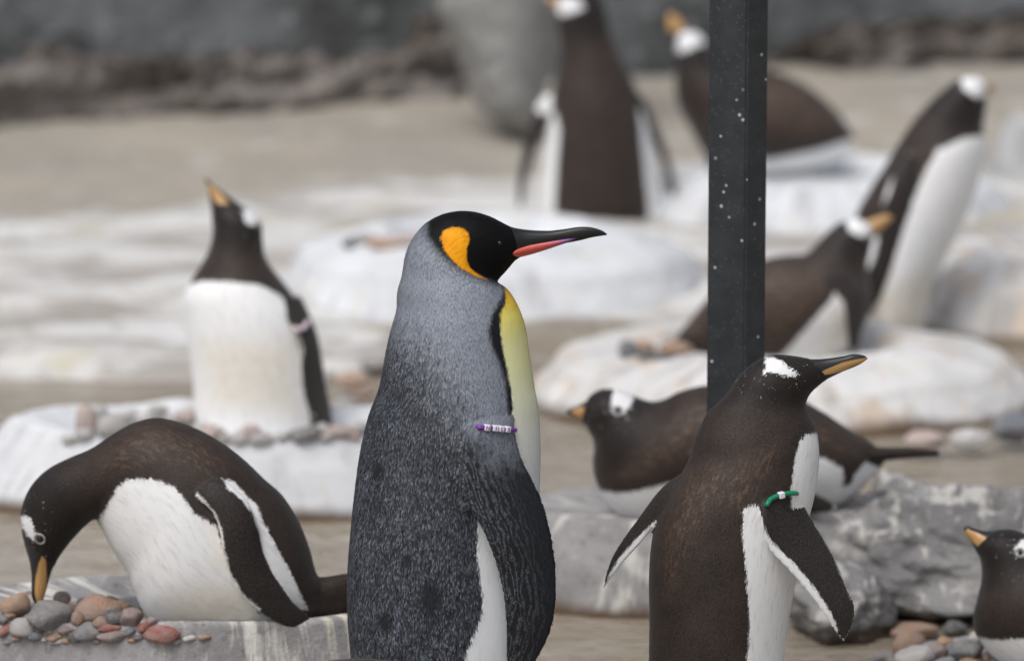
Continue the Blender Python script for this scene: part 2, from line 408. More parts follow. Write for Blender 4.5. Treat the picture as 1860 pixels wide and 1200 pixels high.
def feathers(root, body, W, Nn, P, DD, A, spec, base, px, py, king):
    "small overlapping vane feathers rooted on the skin, pointing to the tail"
    N, L0, w0, lift = spec; n = len(W); nf = len(body.data.polygons)
    fv = np.empty(nf*4, int)
    lt = np.empty(nf, int); body.data.polygons.foreach_get('loop_total', lt)
    lv = np.empty(int(lt.sum()), int); body.data.loops.foreach_get('vertex_index', lv); ls = np.concatenate([[0], np.cumsum(lt)[:-1]])
    q = rng.integers(0, nf, N); a = lv[ls[q]]; c = lv[ls[q]+2]; b_ = lv[ls[q]+1]; d_ = lv[ls[q]+lt[q]-1]
    u = rng.random(N)[:, None]; v = rng.random(N)[:, None]
    p = (W[a]*(1-u)+W[b_]*u)*(1-v)+(W[d_]*(1-u)+W[c]*u)*v
    nn = Nn[a]; sg = np.where(P[a] == 1, 1.0, -1.0)[:, None]
    size = np.where(P[a] == 1, .55, 1.0)
    hd = A['hood'][a] if king else A['head'][a]*60-30
    size = size*np.interp(hd, [-40, 0], [1.0, .5])
    if king: keep = (A['patch'][a] < 6); size = np.where(P[a] == 1, .62, size)*1.0; size = size*np.interp(py[a], [520, 700, 900], [.62, .8, 1.0])
    else: keep = np.ones(N, bool)
    wht = (np.where(P[a] == 1, -1, A['belly'][a]) if king else A['white'][a]) > 4
    t = DD[a]*sg; t = t-nn*(t*nn).sum(1)[:, None]; t /= (np.linalg.norm(t, axis=1)[:, None]+1e-9)
    sd = np.cross(nn, t); ang = (rng.normal(0, 1, N)*np.where(wht, .07, .16))[:, None]; t = t*np.cos(ang)+sd*np.sin(ang); sd = np.cross(nn, t)
    L = (L0*size*rng.uniform(.7, 1.25, N))[:, None]; w = (w0*size*rng.uniform(.75, 1.2, N))[:, None]; lf = (lift*size*rng.uniform(.3, 1.3, N)*np.where(wht, .25, 1.0))[:, None]; L = L*np.where(wht, 1.6, 1.0)[:, None]; w = w*np.where(wht, .8, 1.0)[:, None]
    r0 = p-t*L*.35; V0 = r0+nn*.0001; V1 = r0+t*L*.6+sd*w*.5+nn*lf*.55; V2 = r0+t*L+nn*lf; V3 = r0+t*L*.6-sd*w*.5+nn*lf*.55
    k = np.flatnonzero(keep); m = len(k)
    V = np.stack([V0[k], V1[k], V2[k], V3[k]], 1).reshape(-1, 3)
    me = bpy.data.meshes.new('plumage'); me.vertices.add(4*m); me.vertices.foreach_set('co', (V-base[None]).ravel())
    me.loops.add(4*m); me.loops.foreach_set('vertex_index', np.arange(4*m)); me.polygons.add(m); me.polygons.foreach_set('loop_start', np.arange(m)*4)
    me.update(calc_edges=True)
    src = np.repeat(a[k], 4)
    for key, arr in A.items():
        vec = key == 'fc'; at_ = me.attributes.new(key, 'FLOAT_VECTOR' if vec else 'FLOAT', 'POINT')
        at_.data.foreach_set('vector' if vec else 'value', np.ascontiguousarray(arr[src], np.float32).ravel())
    fr = np.repeat(rng.random(m), 4)
    me.attributes.new('fr', 'FLOAT', 'POINT').data.foreach_set('value', fr.astype(np.float32))
    me.attributes.new('tv', 'FLOAT', 'POINT').data.foreach_set('value', np.tile(np.array([0, .55, 1, .55], np.float32), m))
    me.materials.append(M['king_f'] if king else M['gentoo_f'])
    o = bpy.data.objects.new('plumage', me); COL.objects.link(o); o.parent = root; o['kind'] = 'stuff'; return o

def bird(name, label, group, Y, body, flippers=(), extra=(), white=(), whiteflip=(), patch=None, wearpoly=None, headpoly=None, creampoly=None,
         hidden=None, bill=None, plate=None, voxel=.0026, eyes=(), foot=None, king=None, billdepth=(20, 3), cap1=.35, plumage=None):
    lofts = [(0, loft(body, Y, m=110, cap1=cap1))]
    for e in extra: lofts.append((0, loft(e, Y, m=60)))
    for f in flippers: lofts.append((1, loft(f, Y, m=64, cap0=.3, cap1=.6)))
    me, W, Nn, P, U, DD = fuse(lofts, voxel)
    base = at1((body[0][0]+body[0][2])/2, (body[0][1]+body[0][3])/2, Y); zmin = W[:, 2].min(); base[2] = zmin
    root = empty(name, base)
    tag(root, label, 'penguin', group)
    px, py = to_px(W)
    flip = (P == 1).astype(float)
    far = U[:, 2]
    A = {}
    A['flip'] = flip
    A['fc'] = np.stack([U[:, 0], U[:, 1], far*0], 1)
    if king:
        for k in ('hood', 'patch', 'belly', 'band', 'grey'):
            A[k] = np.clip(np.max([sdf(px, py, p) for p in king[k]], axis=0), -300, 300)
        A['hood'][flip > .5] = -100; A['band'][flip > .5] = -100; A['patch'][flip > .5] = -100
        A['belly'] = np.where(flip > .5, -100, A['belly'])
        under = (flip > .5) & (far > .35)
        A['belly'][under] = 100; A['flip'] = np.where(under, 0, flip)
        kx, kv = king['yel']; A['yel'] = np.interp(py, kx, kv)
        A['wet'] = np.zeros(len(px))
        for (wx, wy, wr) in king['wet']:
            A['wet'] = np.maximum(A['wet'], smooth01(-np.hypot(px-wx, (py-wy)*.8)+wr+rng.normal(0, 2.5, len(px)), -6, 8))
        mat = M['king']
    else:
        w = np.full(len(px), -100.0)
        for p in white: w = np.maximum(w, sdf(px, py, p))
        if hidden is not None: w = np.where((far > .25), np.where(far > .45, 60.0*hidden, w), w)
        wf = np.full(len(px), -100.0)
        for p in whiteflip: wf = np.maximum(wf, sdf(px, py, p))
        wf = np.where(far > .3, 60.0, wf)
        A['white'] = np.clip(np.where(flip > .5, wf, w), -200, 200)
        A['patch'] = np.full(len(px), -200.0) if patch is None else np.where(flip > .5, -200, np.clip(sdf(px, py, patch), -200, 200))
        A['wear'] = np.zeros(len(px)) if wearpoly is None else smooth01(np.max([sdf(px, py, p) for p in wearpoly], axis=0), -25, 35)
        A['head'] = np.zeros(len(px)) if headpoly is None else smooth01(sdf(px, py, headpoly), -25, 25)
        A['cream'] = np.zeros(len(px)) if creampoly is None else np.max([smooth01(sdf(px, py, p), -35, 35) for p in creampoly], axis=0)
        mat = M['gentoo']
    me.name = 'body'
    me.vertices.foreach_set('co', (W-base[None]).ravel()); me.update()
    me.polygons.foreach_set('use_smooth', np.ones(len(me.polygons), bool))
    for k, arr in A.items():
        a = me.attributes.new(k, 'FLOAT_VECTOR' if k == 'fc' else 'FLOAT', 'POINT')
        a.data.foreach_set('vector' if k == 'fc' else 'value', np.ascontiguousarray(arr, np.float32).ravel())
    me.materials.clear(); me.materials.append(mat)
    b = bpy.data.objects.new('body', me); COL.objects.link(b); b.parent = root; b['_o'] = list(map(float, base))
    bv = bvh_of(b)
    if plumage: feathers(root, b, W, Nn, P, DD, A, plumage, base, px, py, king)
    if bill:
        n = len(bill); dd = np.linspace(billdepth[0], billdepth[1], n)
        rows = [list(r[:4])+[float(dd[i]) if len(r) < 5 else r[4]]+(list(r[5:7]) if len(r) > 5 else [0, 0]) for i, r in enumerate(bill)]
        V, F, U2 = loft(rows, Y, m=40, cap0=.1, cap1=.4, step=1.2)
        qx, qy = to_px(V)
        at_ = {'fc': ('FLOAT_VECTOR', U2*np.array([1, 1, 0])[None])}
        at_['plate'] = ('FLOAT', np.clip(sdf(qx, qy, plate), -50, 50) if plate else np.full(len(V), -50.0))
        bo = mesh_obj('bill', V, F, M['black_bill'] if king else M['gbill'], root, origin=V.mean(0), attrs=at_)
        bo['_o'] = list(map(float, V.mean(0)))
    else: bo = None
    for (ex, ey, er, rg) in eyes: eye(root, bv, ex, ey, er, Y, rg)
    if foot:
        for (fx, fy, L, dy) in foot:
            # webbed foot: three toes joined by a web, resting on the ground
            sc = scale_at(Y); c = at1(fx, fy, Y+dy/sc); VV, FF = [], []
            prof = [(-.25, .10, .14), (0, .16, .22), (.35, .26, .17), (.7, .40, .10), (.95, .46, .06), (1.05, .40, .02)]
            sgn = 1 if L > 0 else -1; Lm = abs(L)/sc; m = 21
            for (u, hw, hh) in prof:
                for j in range(m):
                    s = -1+2*j/(m-1); toe = .6+.4*abs(math.cos(s*math.pi*1.5)) if u > .3 else 1
                    ex2 = .10*abs(math.cos(s*math.pi*1.5)) if u > .9 else 0
                    VV.append((c[0]+sgn*(u+ex2)*Lm, c[1]+s*hw*Lm, c[2]+hh*Lm*toe*(1-.75*s*s)))
            for j in range(m): VV.append((c[0]-.25*Lm*sgn, c[1], c[2]))
            k = len(prof)
            for i in range(k-1):
                for j in range(m-1): FF.append([i*m+j, i*m+j+1, (i+1)*m+j+1, (i+1)*m+j])
            b0 = len(VV)
            for (u, hw, hh) in prof:
                VV.append((c[0]+sgn*u*Lm, c[1]-hw*Lm, c[2])); VV.append((c[0]+sgn*u*Lm, c[1]+hw*Lm, c[2]))
            for i in range(k-1):
                FF.append([b0+2*i, b0+2*i+1, b0+2*i+3, b0+2*i+2])
                FF.append([i*m, (i+1)*m, b0+2*i+2, b0+2*i]); FF.append([i*m+m-1, b0+2*i+1, b0+2*i+3, (i+1)*m+m-1])
            mesh_obj('foot', VV, FF, M['kfoot'] if king else M['foot'], root, origin=c)
    BIRD_BVH[label] = bv
    return root, bv, bo

def tube(name, pts, r, mat, parent, closed=False, m=12, caps=True):
    pts = [Vector(p) for p in pts]; VV, FF = [], []; n = len(pts)
    for i, p in enumerate(pts):
        t = (pts[(i+1) % n]-pts[i-1]) if closed else (pts[min(i+1, n-1)]-pts[max(i-1, 0)])
        t.normalize(); a = t.cross(Vector((0, 1, .3))).normalized(); b = t.cross(a)
        for j in range(m):
            w = 2*math.pi*j/m; VV.append(tuple(p+(a*math.cos(w)+b*math.sin(w))*r))
    for i in range(n if closed else n-1):
        for j in range(m): FF.append([i*m+j, i*m+(j+1) % m, ((i+1) % n)*m+(j+1) % m, ((i+1) % n)*m+j])
    if not closed: FF.append(list(range(m))[::-1]); FF.append([(n-1)*m+j for j in range(m)])
    c = sum(pts, Vector())/n
    return mesh_obj(name, VV, FF, mat, parent, origin=c)
def boxbead(name, c, ax, ay, az, s, mat, parent, bev=.18):
    bm = bmesh.new(); bmesh.ops.create_cube(bm, size=1.0); bmesh.ops.bevel(bm, geom=bm.edges[:], offset=bev, segments=3, affect='EDGES', profile=.6)
    c = Vector(c); VV = [tuple(c+(ax*v.co.x+ay*v.co.y+az*v.co.z)*s) for v in bm.verts]; FF = [[q.index for q in f.verts] for f in bm.faces]; bm.free()
    return mesh_obj(name, VV, FF, mat, parent, origin=c)
def letter(ch, c, ax, az, s, mat, parent):
    cu = bpy.data.curves.new('letter', 'FONT'); cu.body = ch; cu.align_x = 'CENTER'; cu.align_y = 'CENTER'; cu.size = 1.0; cu.extrude = .02; cu.offset = .012
    o = bpy.data.objects.new('t', cu); COL.objects.link(o); dg = bpy.context.evaluated_depsgraph_get(); me = bpy.data.meshes.new_from_object(o.evaluated_get(dg))
    bpy.data.objects.remove(o); bpy.data.curves.remove(cu)
    co = [v.co.copy() for v in me.vertices]; n = ax.cross(az)
    xs = [q.x for q in co]; ys = [q.y for q in co]; mx, my = (min(xs)+max(xs))/2, (min(ys)+max(ys))/2
    VV = [tuple(Vector(c)+(ax*(q.x-mx)+az*(q.y-my)+n*q.z)*s) for q in co]; FF = [list(p.vertices) for p in me.polygons]
    bpy.data.meshes.remove(me)
    return mesh_obj('letter', VV, FF, mat, parent, smooth=False, origin=c)

# ================================================================== setting: ground, shelf, water, wall
WALLY = lambda x: 13.50+(x+1.23)*.36
def fbm(x, y, s, seed=0.0, o=4):
    return np.array([noise.fractal(Vector((a*s+seed, b*s-seed, seed*.37)), .9, 2.0, o) for a, b in zip(np.ravel(x), np.ravel(y))]).reshape(np.shape(x))
def grid_obj(name, X, Yv, Z, mat, attrs=None):
    n, m = Z.shape; idx = np.arange(n*m).reshape(n, m)
    F = np.stack([idx[:-1, :-1], idx[:-1, 1:], idx[1:, 1:], idx[1:, :-1]], -1).reshape(-1, 4)
    V = np.stack([X.ravel(), Yv.ravel(), Z.ravel()], 1)
    return mesh_obj(name, V, F.tolist(), mat, attrs={k: ('FLOAT', v.ravel()) for k, v in (attrs or {}).items()})
def mat_ground():
    g = G('enclosure_ground'); p = g.pos(); sand = g.attr('sand'); shelf = g.attr('shelf')
    n1 = g.noise(p, 2.2, 5, .6); n2 = g.noise(p, 14, 4, .65); n3 = g.noise(p, 90, 3, .6); ns = g.noise(g.vmul(p, (1.0, 2.4, 1)), 2.4, 5, .6)
    pale = g.mix(g.step(ns, .42, .62), (.64, .635, .62), (.37, .345, .32))
    pale = g.mix(g.mul(g.step(n2, .52, .68), .6), pale, (.33, .29, .25))
    pale = g.mix(g.mul(g.step(g.noise(p, 5.0, 3), .60, .70), .5), pale, (.46, .41, .24))
    sa = g.mix(g.step(n1, .35, .65), (.39, .352, .295), (.33, .305, .27))
    sa = g.mix(g.mul(g.step(g.noise(p, 9, 2, .4), .62, .70), .6), sa, (.50, .495, .485))
    sa = g.mix(g.mul(g.step(n3, .5, .8), .4), sa, (.20, .18, .15))
    bed = g.mix(g.step(n1, .4, .6), (.17, .14, .105), (.25, .215, .165))
    bed = g.mix(g.step(n2, .5, .7), bed, (.33, .30, .26))
    col = g.mix(g.step(g.add(shelf, g.mul(g.add(n2, -.5), .5)), .35, .65), bed, pale)
    col = g.mix(g.step(g.add(sand, g.mul(g.add(n1, -.5), .6)), .3, .7), col, sa)
    return g.fin(col, .8, g.bump(g.add(n2, g.mul(n3, .3)), .5, .02), spec=.25)
gx = np.concatenate([[-60, -25, -10, -5], np.linspace(-2.4, 2.6, 170), [5, 10, 25, 60]])
gy = np.concatenate([[-40, -10, 2, 5], np.linspace(6.6, 15.2, 250), [18, 25, 40, 80]])
GX, GY = np.meshgrid(gx, gy)
edge = 10.86 + .10*fbm(GX, GX*0, 1.3, 3.1) + np.where(GX > -.1, np.clip((GX+.1)*.25, 0, .5), 0)
shelf = smooth01(GY-edge, -.04, .06); sand = smooth01(GY-.6*smooth01(GX, -.9, -.25)+.12*fbm(GX, GY, 2.0, 5.5), 12.15, 12.55)
N1 = fbm(GX, GY, 1.4, 1.7); N2 = fbm(GX, GY, 5.5, 8.2)
GZ = -.055 + shelf*(.075+.02*N1) + .012*N2 + .0*GY
ledge2 = smooth01(GY-(11.45+.12*fbm(GX, GX*0, 1.8, 9.0)), -.03, .05); GZ += shelf*ledge2*.025
ground = struct(grid_obj('ground', GX, GY, GZ, mat_ground(), {'sand': sand, 'shelf': shelf*(1-.62*smooth01(GX+.06*N2, -.42, -.22)*(1-smooth01(GY, 11.28, 11.42)))}))
def mat_water():
    g = G('shallow_water'); p = g.pos()
    r1 = g.noise(g.vmul(p, (1.0, 1.9, 1)), 11.0, 3, .55, dist=.6); r2 = g.noise(g.vmul(p, (1, 2.2, 1)), 30, 2, .5)
    mk = g.mix(g.step(g.noise(g.vmul(p, (.7, 2.2, 1)), 3.0, 4, .6), .4, .62), (.255, .218, .165), (.30, .262, .207))
    mk = g.mix(g.mul(g.step(g.noise(g.vmul(p, (.8, 2.5, 1)), 7.0, 3, .6), .48, .66), .35), mk, (.42, .385, .33))
    return g.fin(mk, .10, g.bump(g.add(r1, g.mul(r2, .35)), .55, .020), spec=.5)
wx = np.linspace(-12, 12, 60); wy = np.linspace(1.0, 13.0, 60); WX, WY = np.meshgrid(wx, wy)
struct(grid_obj('water', WX, WY, WX*0, mat_water()))

def mat_wall():
    g = G('rendered_rock_wall'); p = g.pos()
    n1 = g.noise(p, 3.0, 5, .6); n2 = g.noise(p, 13, 4, .6); n3 = g.noise(p, 60, 3)
    c = g.mix(g.step(n1, .35, .62), (.065, .069, .067), (.17, .181, .19))
    c = g.mix(g.mul(g.step(n2, .55, .68), .75), c, (.27, .285, .30))
    c = g.mix(g.mul(g.step(n2, .42, .30), .8), c, (.05, .052, .05))
    return g.fin(c, .85, g.bump(g.add(n2, g.mul(n3, .3)), .7, .03), spec=.2)
def mat_ledge():
    g = G('brown_ledge_rock'); p = g.pos()
    n1 = g.noise(g.vmul(p, (1, 1, 2)), 4.0, 5, .6); n2 = g.noise(p, 16, 4, .65)
    c = g.mix(g.step(n1, .35, .62), (.105, .088, .076), (.20, .18, .165))
    c = g.mix(g.mul(g.step(n2, .55, .7), .6), c, (.27, .255, .24)); c = g.mix(g.mul(g.step(n2, .45, .3), .7), c, (.06, .05, .042))
    return g.fin(c, .85, g.bump(n2, .7, .03), spec=.2)
# back wall: thick rough render, runs behind the sand
sx = np.linspace(-7, 8, 260); ring = [(0, -.15), (.0, .10), (.02, .25), (.03, .45), (.02, .7), (.05, 1.0), (.10, 1.35), (.35, 1.42), (.45, 1.35), (.45, -.15)]
SX = np.repeat(sx[:, None], len(ring), 1); RZ = np.repeat(np.array([r[1] for r in ring])[None], len(sx), 0); RY = np.repeat(np.array([r[0] for r in ring])[None], len(sx), 0)
WN = fbm(SX, RZ*2+RY, 1.6, 4.4, 5)*.06
VV = np.stack([SX.ravel(), (WALLY(SX)+.12+RY+WN).ravel(), RZ.ravel()], 1); n, m = SX.shape; idx = np.arange(n*m).reshape(n, m)
FF = np.stack([idx[:-1, :-1], idx[1:, :-1], idx[1:, 1:], idx[:-1, 1:]], -1).reshape(-1, 4).tolist()
wall = mesh_obj('rock_wall', VV, FF, mat_wall()); tag(wall, 'dark grey rough rock wall behind the sand slope', 'wall')
def rockledge(x0, x1, h, dep, lab, seed, yo=0.0):
    sx = np.linspace(x0, x1, 420); k = 26; th = np.linspace(-.35, math.pi*.62, k)
    ry = -np.cos(th)*dep*.55+dep*.55; rz = np.clip(np.sin(th), -1, 1)
    SX = np.repeat(sx[:, None], k, 1); hh = h*(1+.45*fbm(sx, sx*0, 2.4, seed)); endf = np.sqrt(np.clip(np.minimum((sx-x0), (x1-sx))/.15, 0, 1))
    RZ = rz[None]*(hh*np.maximum(endf, .05))[:, None]; RY = np.repeat(ry[None], len(sx), 0)
    d1 = fbm(SX*1.0, RZ*4+RY*2, 2.6, seed, 5); d2 = np.abs(fbm(SX*1.0, RZ*3-RY*3, 7.0, seed+3, 4))
    RY = RY-.10*d1+.09*d2; RZ = RZ+.035*d1*(rz[None] > .1)-.03*d2*(rz[None] > .1)
    VV = np.stack([SX.ravel(), (WALLY(SX)+RY+yo).ravel(), (RZ+GZ0).ravel()], 1); n, m = SX.shape; idx = np.arange(n*m).reshape(n, m)
    FF = np.stack([idx[:-1, :-1], idx[1:, :-1], idx[1:, 1:], idx[:-1, 1:]], -1).reshape(-1, 4).tolist()
    o = mesh_obj('rock_ledge', VV, FF, M_LEDGE); tag(o, lab, 'rock ledge'); return o
M_LEDGE = mat_ledge(); GZ0 = .035
rockledge(-4.5, -.02, .165, .22, 'long low brown rock ledge under the grey wall, left of the grey boulder', 2.0)
rockledge(.55, 5.0, .12, .22, 'low brown rock ledge under the wall, right of the dark post', 6.0)

def rock_mesh(seed, sub=4, amp=.28, cut=5, freq=1.2, bumpy=.06):
    bm = bmesh.new(); bmesh.ops.create_icosphere(bm, subdivisions=sub, radius=1.0); rr = random.Random(seed)
    planes = [(Vector((rr.gauss(0, 1), rr.gauss(0, 1), rr.gauss(.25, .8))).normalized(), rr.uniform(.62, .9)) for _ in range(cut)]
    off = Vector((seed*3.17, seed*1.3, -seed))
    for v in bm.verts:
        d = v.co.normalized(); r = 1.0+amp*noise.noise(d*freq+off)
        c = d*r
        for nn, k in planes:
            e = c.dot(nn)-k
            if e > 0: c -= nn*e*.9
        c += d*(bumpy*noise.fractal(c*3+off, .9, 2.0, 4))-d*bumpy*.9*max(0, .25-abs(noise.noise(c*2.3-off)))*3
        v.co = c
    V = np.array([v.co[:] for v in bm.verts]); F = [[q.index for q in f.verts] for f in bm.faces]; bm.free(); return V, F
def mat_rock(name, c1, c2, c3, guano=.5):
    g = G(name); p = g.pos()
    n1 = g.noise(p, 7, 5, .6); n2 = g.noise(p, 38, 5, .65); n3 = g.noise(p, 180, 3); st = g.noise(g.vmul(p, (1.3, 1.3, .35)), 20, 4, .6, dist=.8)
    c = g.mix(g.step(n1, .38, .62), c1, c2); c = g.mix(g.mul(g.step(n2, .55, .68), .7), c, c3)
    c = g.mix(g.mul(g.step(n2, .42, .30), .75), c, tuple(q*.3 for q in c1))
    up = g.sep(g.t.nodes.new('ShaderNodeNewGeometry').outputs['Normal'])[2]
    c = g.mix(g.mul(g.step(g.add(st, g.mul(up, .12)), .60, .70), guano), c, (.60, .585, .55))
    z = g.sep(p)[2]
    c = g.mix(g.step(g.add(z, g.mul(g.add(n1, -.5), .05)), .035, .0), c, (.055, .038, .026))       # turns dark brown towards the waterline, with a ragged edge
    return g.fin(c, .82, g.bump(g.add(g.mul(n2, .8), g.mul(n3, .35)), .9, .014), spec=.25)
M['rock_grey'] = mat_rock('grey_rock', (.20, .195, .195), (.31, .30, .30), (.42, .38, .33), .7)
M['rock_dark'] = mat_rock('smooth_grey_boulder', (.26, .257, .245), (.34, .337, .325), (.38, .38, .365), .0)
M['mound_pale'] = mat_rock('pale_rock', (.34, .34, .345), (.48, .48, .485), (.55, .55, .54), .6)
def boulder(name, label, cat, px0, px1, pytop, pybot, Y, dep, seed, mat, zsink=.04, group=None, **kw):
    V, F = rock_mesh(seed, **kw)
    lo, hi = V.min(0), V.max(0); V = (V-(lo+hi)/2)/((hi-lo)/2)
    c0 = at1(px0, pybot, Y); c1 = at1(px1, pytop, Y)
    zb = min(c0[2], .0)-zsink if zsink else c0[2]
    s = np.array([(c1[0]-c0[0])/2, dep/2, (c1[2]-zb)/2]); c = np.array([(c0[0]+c1[0])/2, Y, (c1[2]+zb)/2])
    o = mesh_obj(name, V*s[None]+c[None], F, mat, origin=(c[0], c[1], zb)); tag(o, label, cat, group); return o
V, F, U = loft([(740, -260, 1090, -260, 100), (770, -120, 1040, -120, 120), (788, 0, 1014, 0, 120), (812, 75, 1009, 80, 110), (850, 140, 1004, 145, 100), (900, 198, 998, 200, 88), (935, 235, 990, 235, 70)], 13.36, m=90, cap0=.4, cap1=.25)
V = V+np.array([[.03*noise.fractal(Vector(v)*3.0, .9, 2, 4) for _ in (0,)]*3 for v in V])*np.array([1, 1, .5])[None]
tag(mesh_obj('boulder', V, F, M['rock_dark'], origin=(V[:, 0].mean(), 13.36, V[:, 2].min())), 'smooth grey wedge-shaped boulder narrowing to its foot behind the penguin seen from the back', 'boulder')

# ------------------------------------------------------------------ nest mounds
def mat_mound(name, base, base2, white, wamt, warm=0.0):
    g = G(name); p = g.pos(); fc = g.attr('fc', 'Vector')
    n1 = g.noise(p, 6, 5, .6); n2 = g.noise(p, 45, 5, .65); n3 = g.noise(p, 220, 2)
    c = g.mix(g.step(n1, .38, .62), base, base2); c = g.mix(g.mul(g.step(n2, .56, .70), .6), c, tuple(min(1, q*1.5) for q in base2))
    c = g.mix(g.mul(g.step(n2, .44, .32), .6), c, tuple(q*.55 for q in base))
    st = g.noise(g.vmul(fc, (1.0, .16, 0)), 24.0, 4, .6, dist=.5); st2 = g.noise(g.vmul(fc, (1.0, .30, 0)), 9.0, 3, .6)
    big = g.noise(p, 4.0, 3)
    k = g.add(g.add(g.mul(st, .6), g.mul(st2, .5)), g.mul(g.add(big, -.5), .35))
    wm = g.step(k, .66-wamt*.28, .72-wamt*.20)
    wc = g.mix(g.step(n1, .4, .65), white, tuple(q*.86 for q in white))
    if warm: wc = g.mix(g.mul(g.step(g.noise(p, 11, 3), .52, .66), warm), wc, (.58, .46, .36))
    c = g.mix(wm, c, wc)
    yl = g.step(g.noise(g.vmul(fc, (1.0, .2, 0)), 30, 3), .60, .68); c = g.mix(g.mul(g.mul(yl, wm), .5), c, (.60, .56, .40))
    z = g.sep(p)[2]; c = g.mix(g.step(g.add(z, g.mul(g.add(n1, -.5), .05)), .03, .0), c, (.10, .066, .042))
    h = g.add(g.add(g.mul(n2, .7), g.mul(n3, .3)), g.mul(wm, .12))
    return g.fin(c, .8, g.bump(h, .7, .006), spec=.25)
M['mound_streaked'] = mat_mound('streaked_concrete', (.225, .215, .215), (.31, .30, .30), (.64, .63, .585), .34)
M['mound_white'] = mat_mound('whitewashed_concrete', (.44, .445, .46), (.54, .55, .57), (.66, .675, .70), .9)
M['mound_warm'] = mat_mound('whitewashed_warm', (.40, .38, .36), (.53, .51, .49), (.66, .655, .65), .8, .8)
MOUND = {}
def mound(key, label, px, Y, R, Rt, h, hd, mat, sy=1.0, seed=0.0, wob=.045, group='penguin nest mounds'):
    cx = at1(px, 600, Y)[0]; prof = [(1.02, -.04), (1.0, .0), (.985, .10), (.95, .28), (.90, .50), (.84, .72)]
    zs = [(R*r, h*z if z >= 0 else z) for r, z in prof]
    zs += [(Rt+(R*.84-Rt)*.45, h*.89), (Rt+(R*.84-Rt)*.15, h*.975), (Rt*.97, h), (Rt*.90, h*.985), (Rt*.80, h-hd*.45), (Rt*.68, h-hd*.9), (Rt*.45, h-hd), (Rt*.2, h-hd), (.002, h-hd)]
    zs = catmull(np.array(zs), 90); m = 200
    th = np.linspace(0, 2*math.pi, m, endpoint=False); n = len(zs)
    wv = np.array([1+wob*noise.fractal(Vector((math.cos(a)*1.3+seed, math.sin(a)*1.3, seed)), .9, 2, 3) for a in th])
    hz = np.array([1+wob*1.3*noise.noise(Vector((math.cos(a)*1.1-seed, math.sin(a)*1.1, seed*2))) for a in th])
    RR = zs[:, 0][:, None]*wv[None]; ZZ = np.where(zs[:, 1][:, None] > 0, zs[:, 1][:, None]*hz[None], zs[:, 1][:, None])
    X = RR*np.cos(th)[None]; Yy = RR*np.sin(th)[None]*sy
    D = np.array([noise.fractal(Vector((a*9+seed, b*9, c*9)), .9, 2, 4) for a, b, c in zip(X.ravel(), Yy.ravel(), ZZ.ravel())]).reshape(X.shape)
    ZZ = ZZ+D*.006; X = X*(1+D*.012); Yy = Yy*(1+D*.012)
    V = np.stack([(cx+X).ravel(), (Y+Yy).ravel(), ZZ.ravel()], 1); idx = np.arange(n*m).reshape(n, m)
    F = np.stack([idx[:-1], np.roll(idx[:-1], -1, 1), np.roll(idx[1:], -1, 1), idx[1:]], -1).reshape(-1, 4).tolist(); F.append(idx[-1].tolist()); F.append(idx[0][::-1].tolist())
    ar = np.zeros(n); ar[1:] = np.cumsum(np.hypot(np.diff(zs[:, 0]), np.diff(zs[:, 1])))
    fc = np.stack([np.repeat((th*R)[None], n, 0).ravel(), np.repeat(ar[:, None], m, 1).ravel(), np.zeros(n*m)], 1)
    fc[:, 0] = (np.repeat(((th+math.pi/2) % (2*math.pi))[None], n, 0)*R).ravel()
    o = mesh_obj('nest_mound', V, F, mat, origin=(cx, Y, 0), attrs={'fc': ('FLOAT_VECTOR', fc)}); tag(o, label, 'nest', group)
    MOUND[key] = bvh_of(o); return o
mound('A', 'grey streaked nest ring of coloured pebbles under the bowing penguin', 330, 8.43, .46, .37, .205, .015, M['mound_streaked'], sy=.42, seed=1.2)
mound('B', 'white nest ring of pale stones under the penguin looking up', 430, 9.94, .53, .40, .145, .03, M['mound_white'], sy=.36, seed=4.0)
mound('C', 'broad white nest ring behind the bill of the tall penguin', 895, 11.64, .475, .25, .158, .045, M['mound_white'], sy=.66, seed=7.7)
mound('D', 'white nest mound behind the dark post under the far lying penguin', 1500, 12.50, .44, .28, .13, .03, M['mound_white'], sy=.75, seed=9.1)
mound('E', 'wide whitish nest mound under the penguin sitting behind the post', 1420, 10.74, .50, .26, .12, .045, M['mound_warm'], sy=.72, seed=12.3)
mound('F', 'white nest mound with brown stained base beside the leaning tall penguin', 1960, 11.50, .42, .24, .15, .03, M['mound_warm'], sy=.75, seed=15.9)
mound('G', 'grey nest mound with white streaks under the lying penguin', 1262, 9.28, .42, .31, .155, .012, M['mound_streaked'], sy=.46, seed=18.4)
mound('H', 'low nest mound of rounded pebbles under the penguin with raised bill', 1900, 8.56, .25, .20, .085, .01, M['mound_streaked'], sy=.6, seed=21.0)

boulder('boulder', 'pale blurred rock at the far edge behind the tall leaning penguin', 'boulder', 1795, 1930, 205, 345, 12.75, .25, 52, M['mound_pale'], cut=8, amp=.3)
boulder('boulder', 'large angular grey boulder in the water behind the pebble pile', 'boulder', 1478, 1905, 872, 1112, 9.16, .30, 11, M['rock_grey'], cut=18, amp=.4, bumpy=.075, sub=6)
boulder('boulder', 'small pale grey boulder at the foot of the large angular one', 'boulder', 1418, 1638, 1022, 1135, 9.0, .2, 23, M['rock_grey'], cut=14, amp=.4, bumpy=.075, sub=5)
boulder('boulder', 'flat pale slab on top of the large angular boulder', 'boulder', 1575, 1720, 856, 905, 9.42, .16, 31, M['rock_grey'], cut=6, amp=.2)

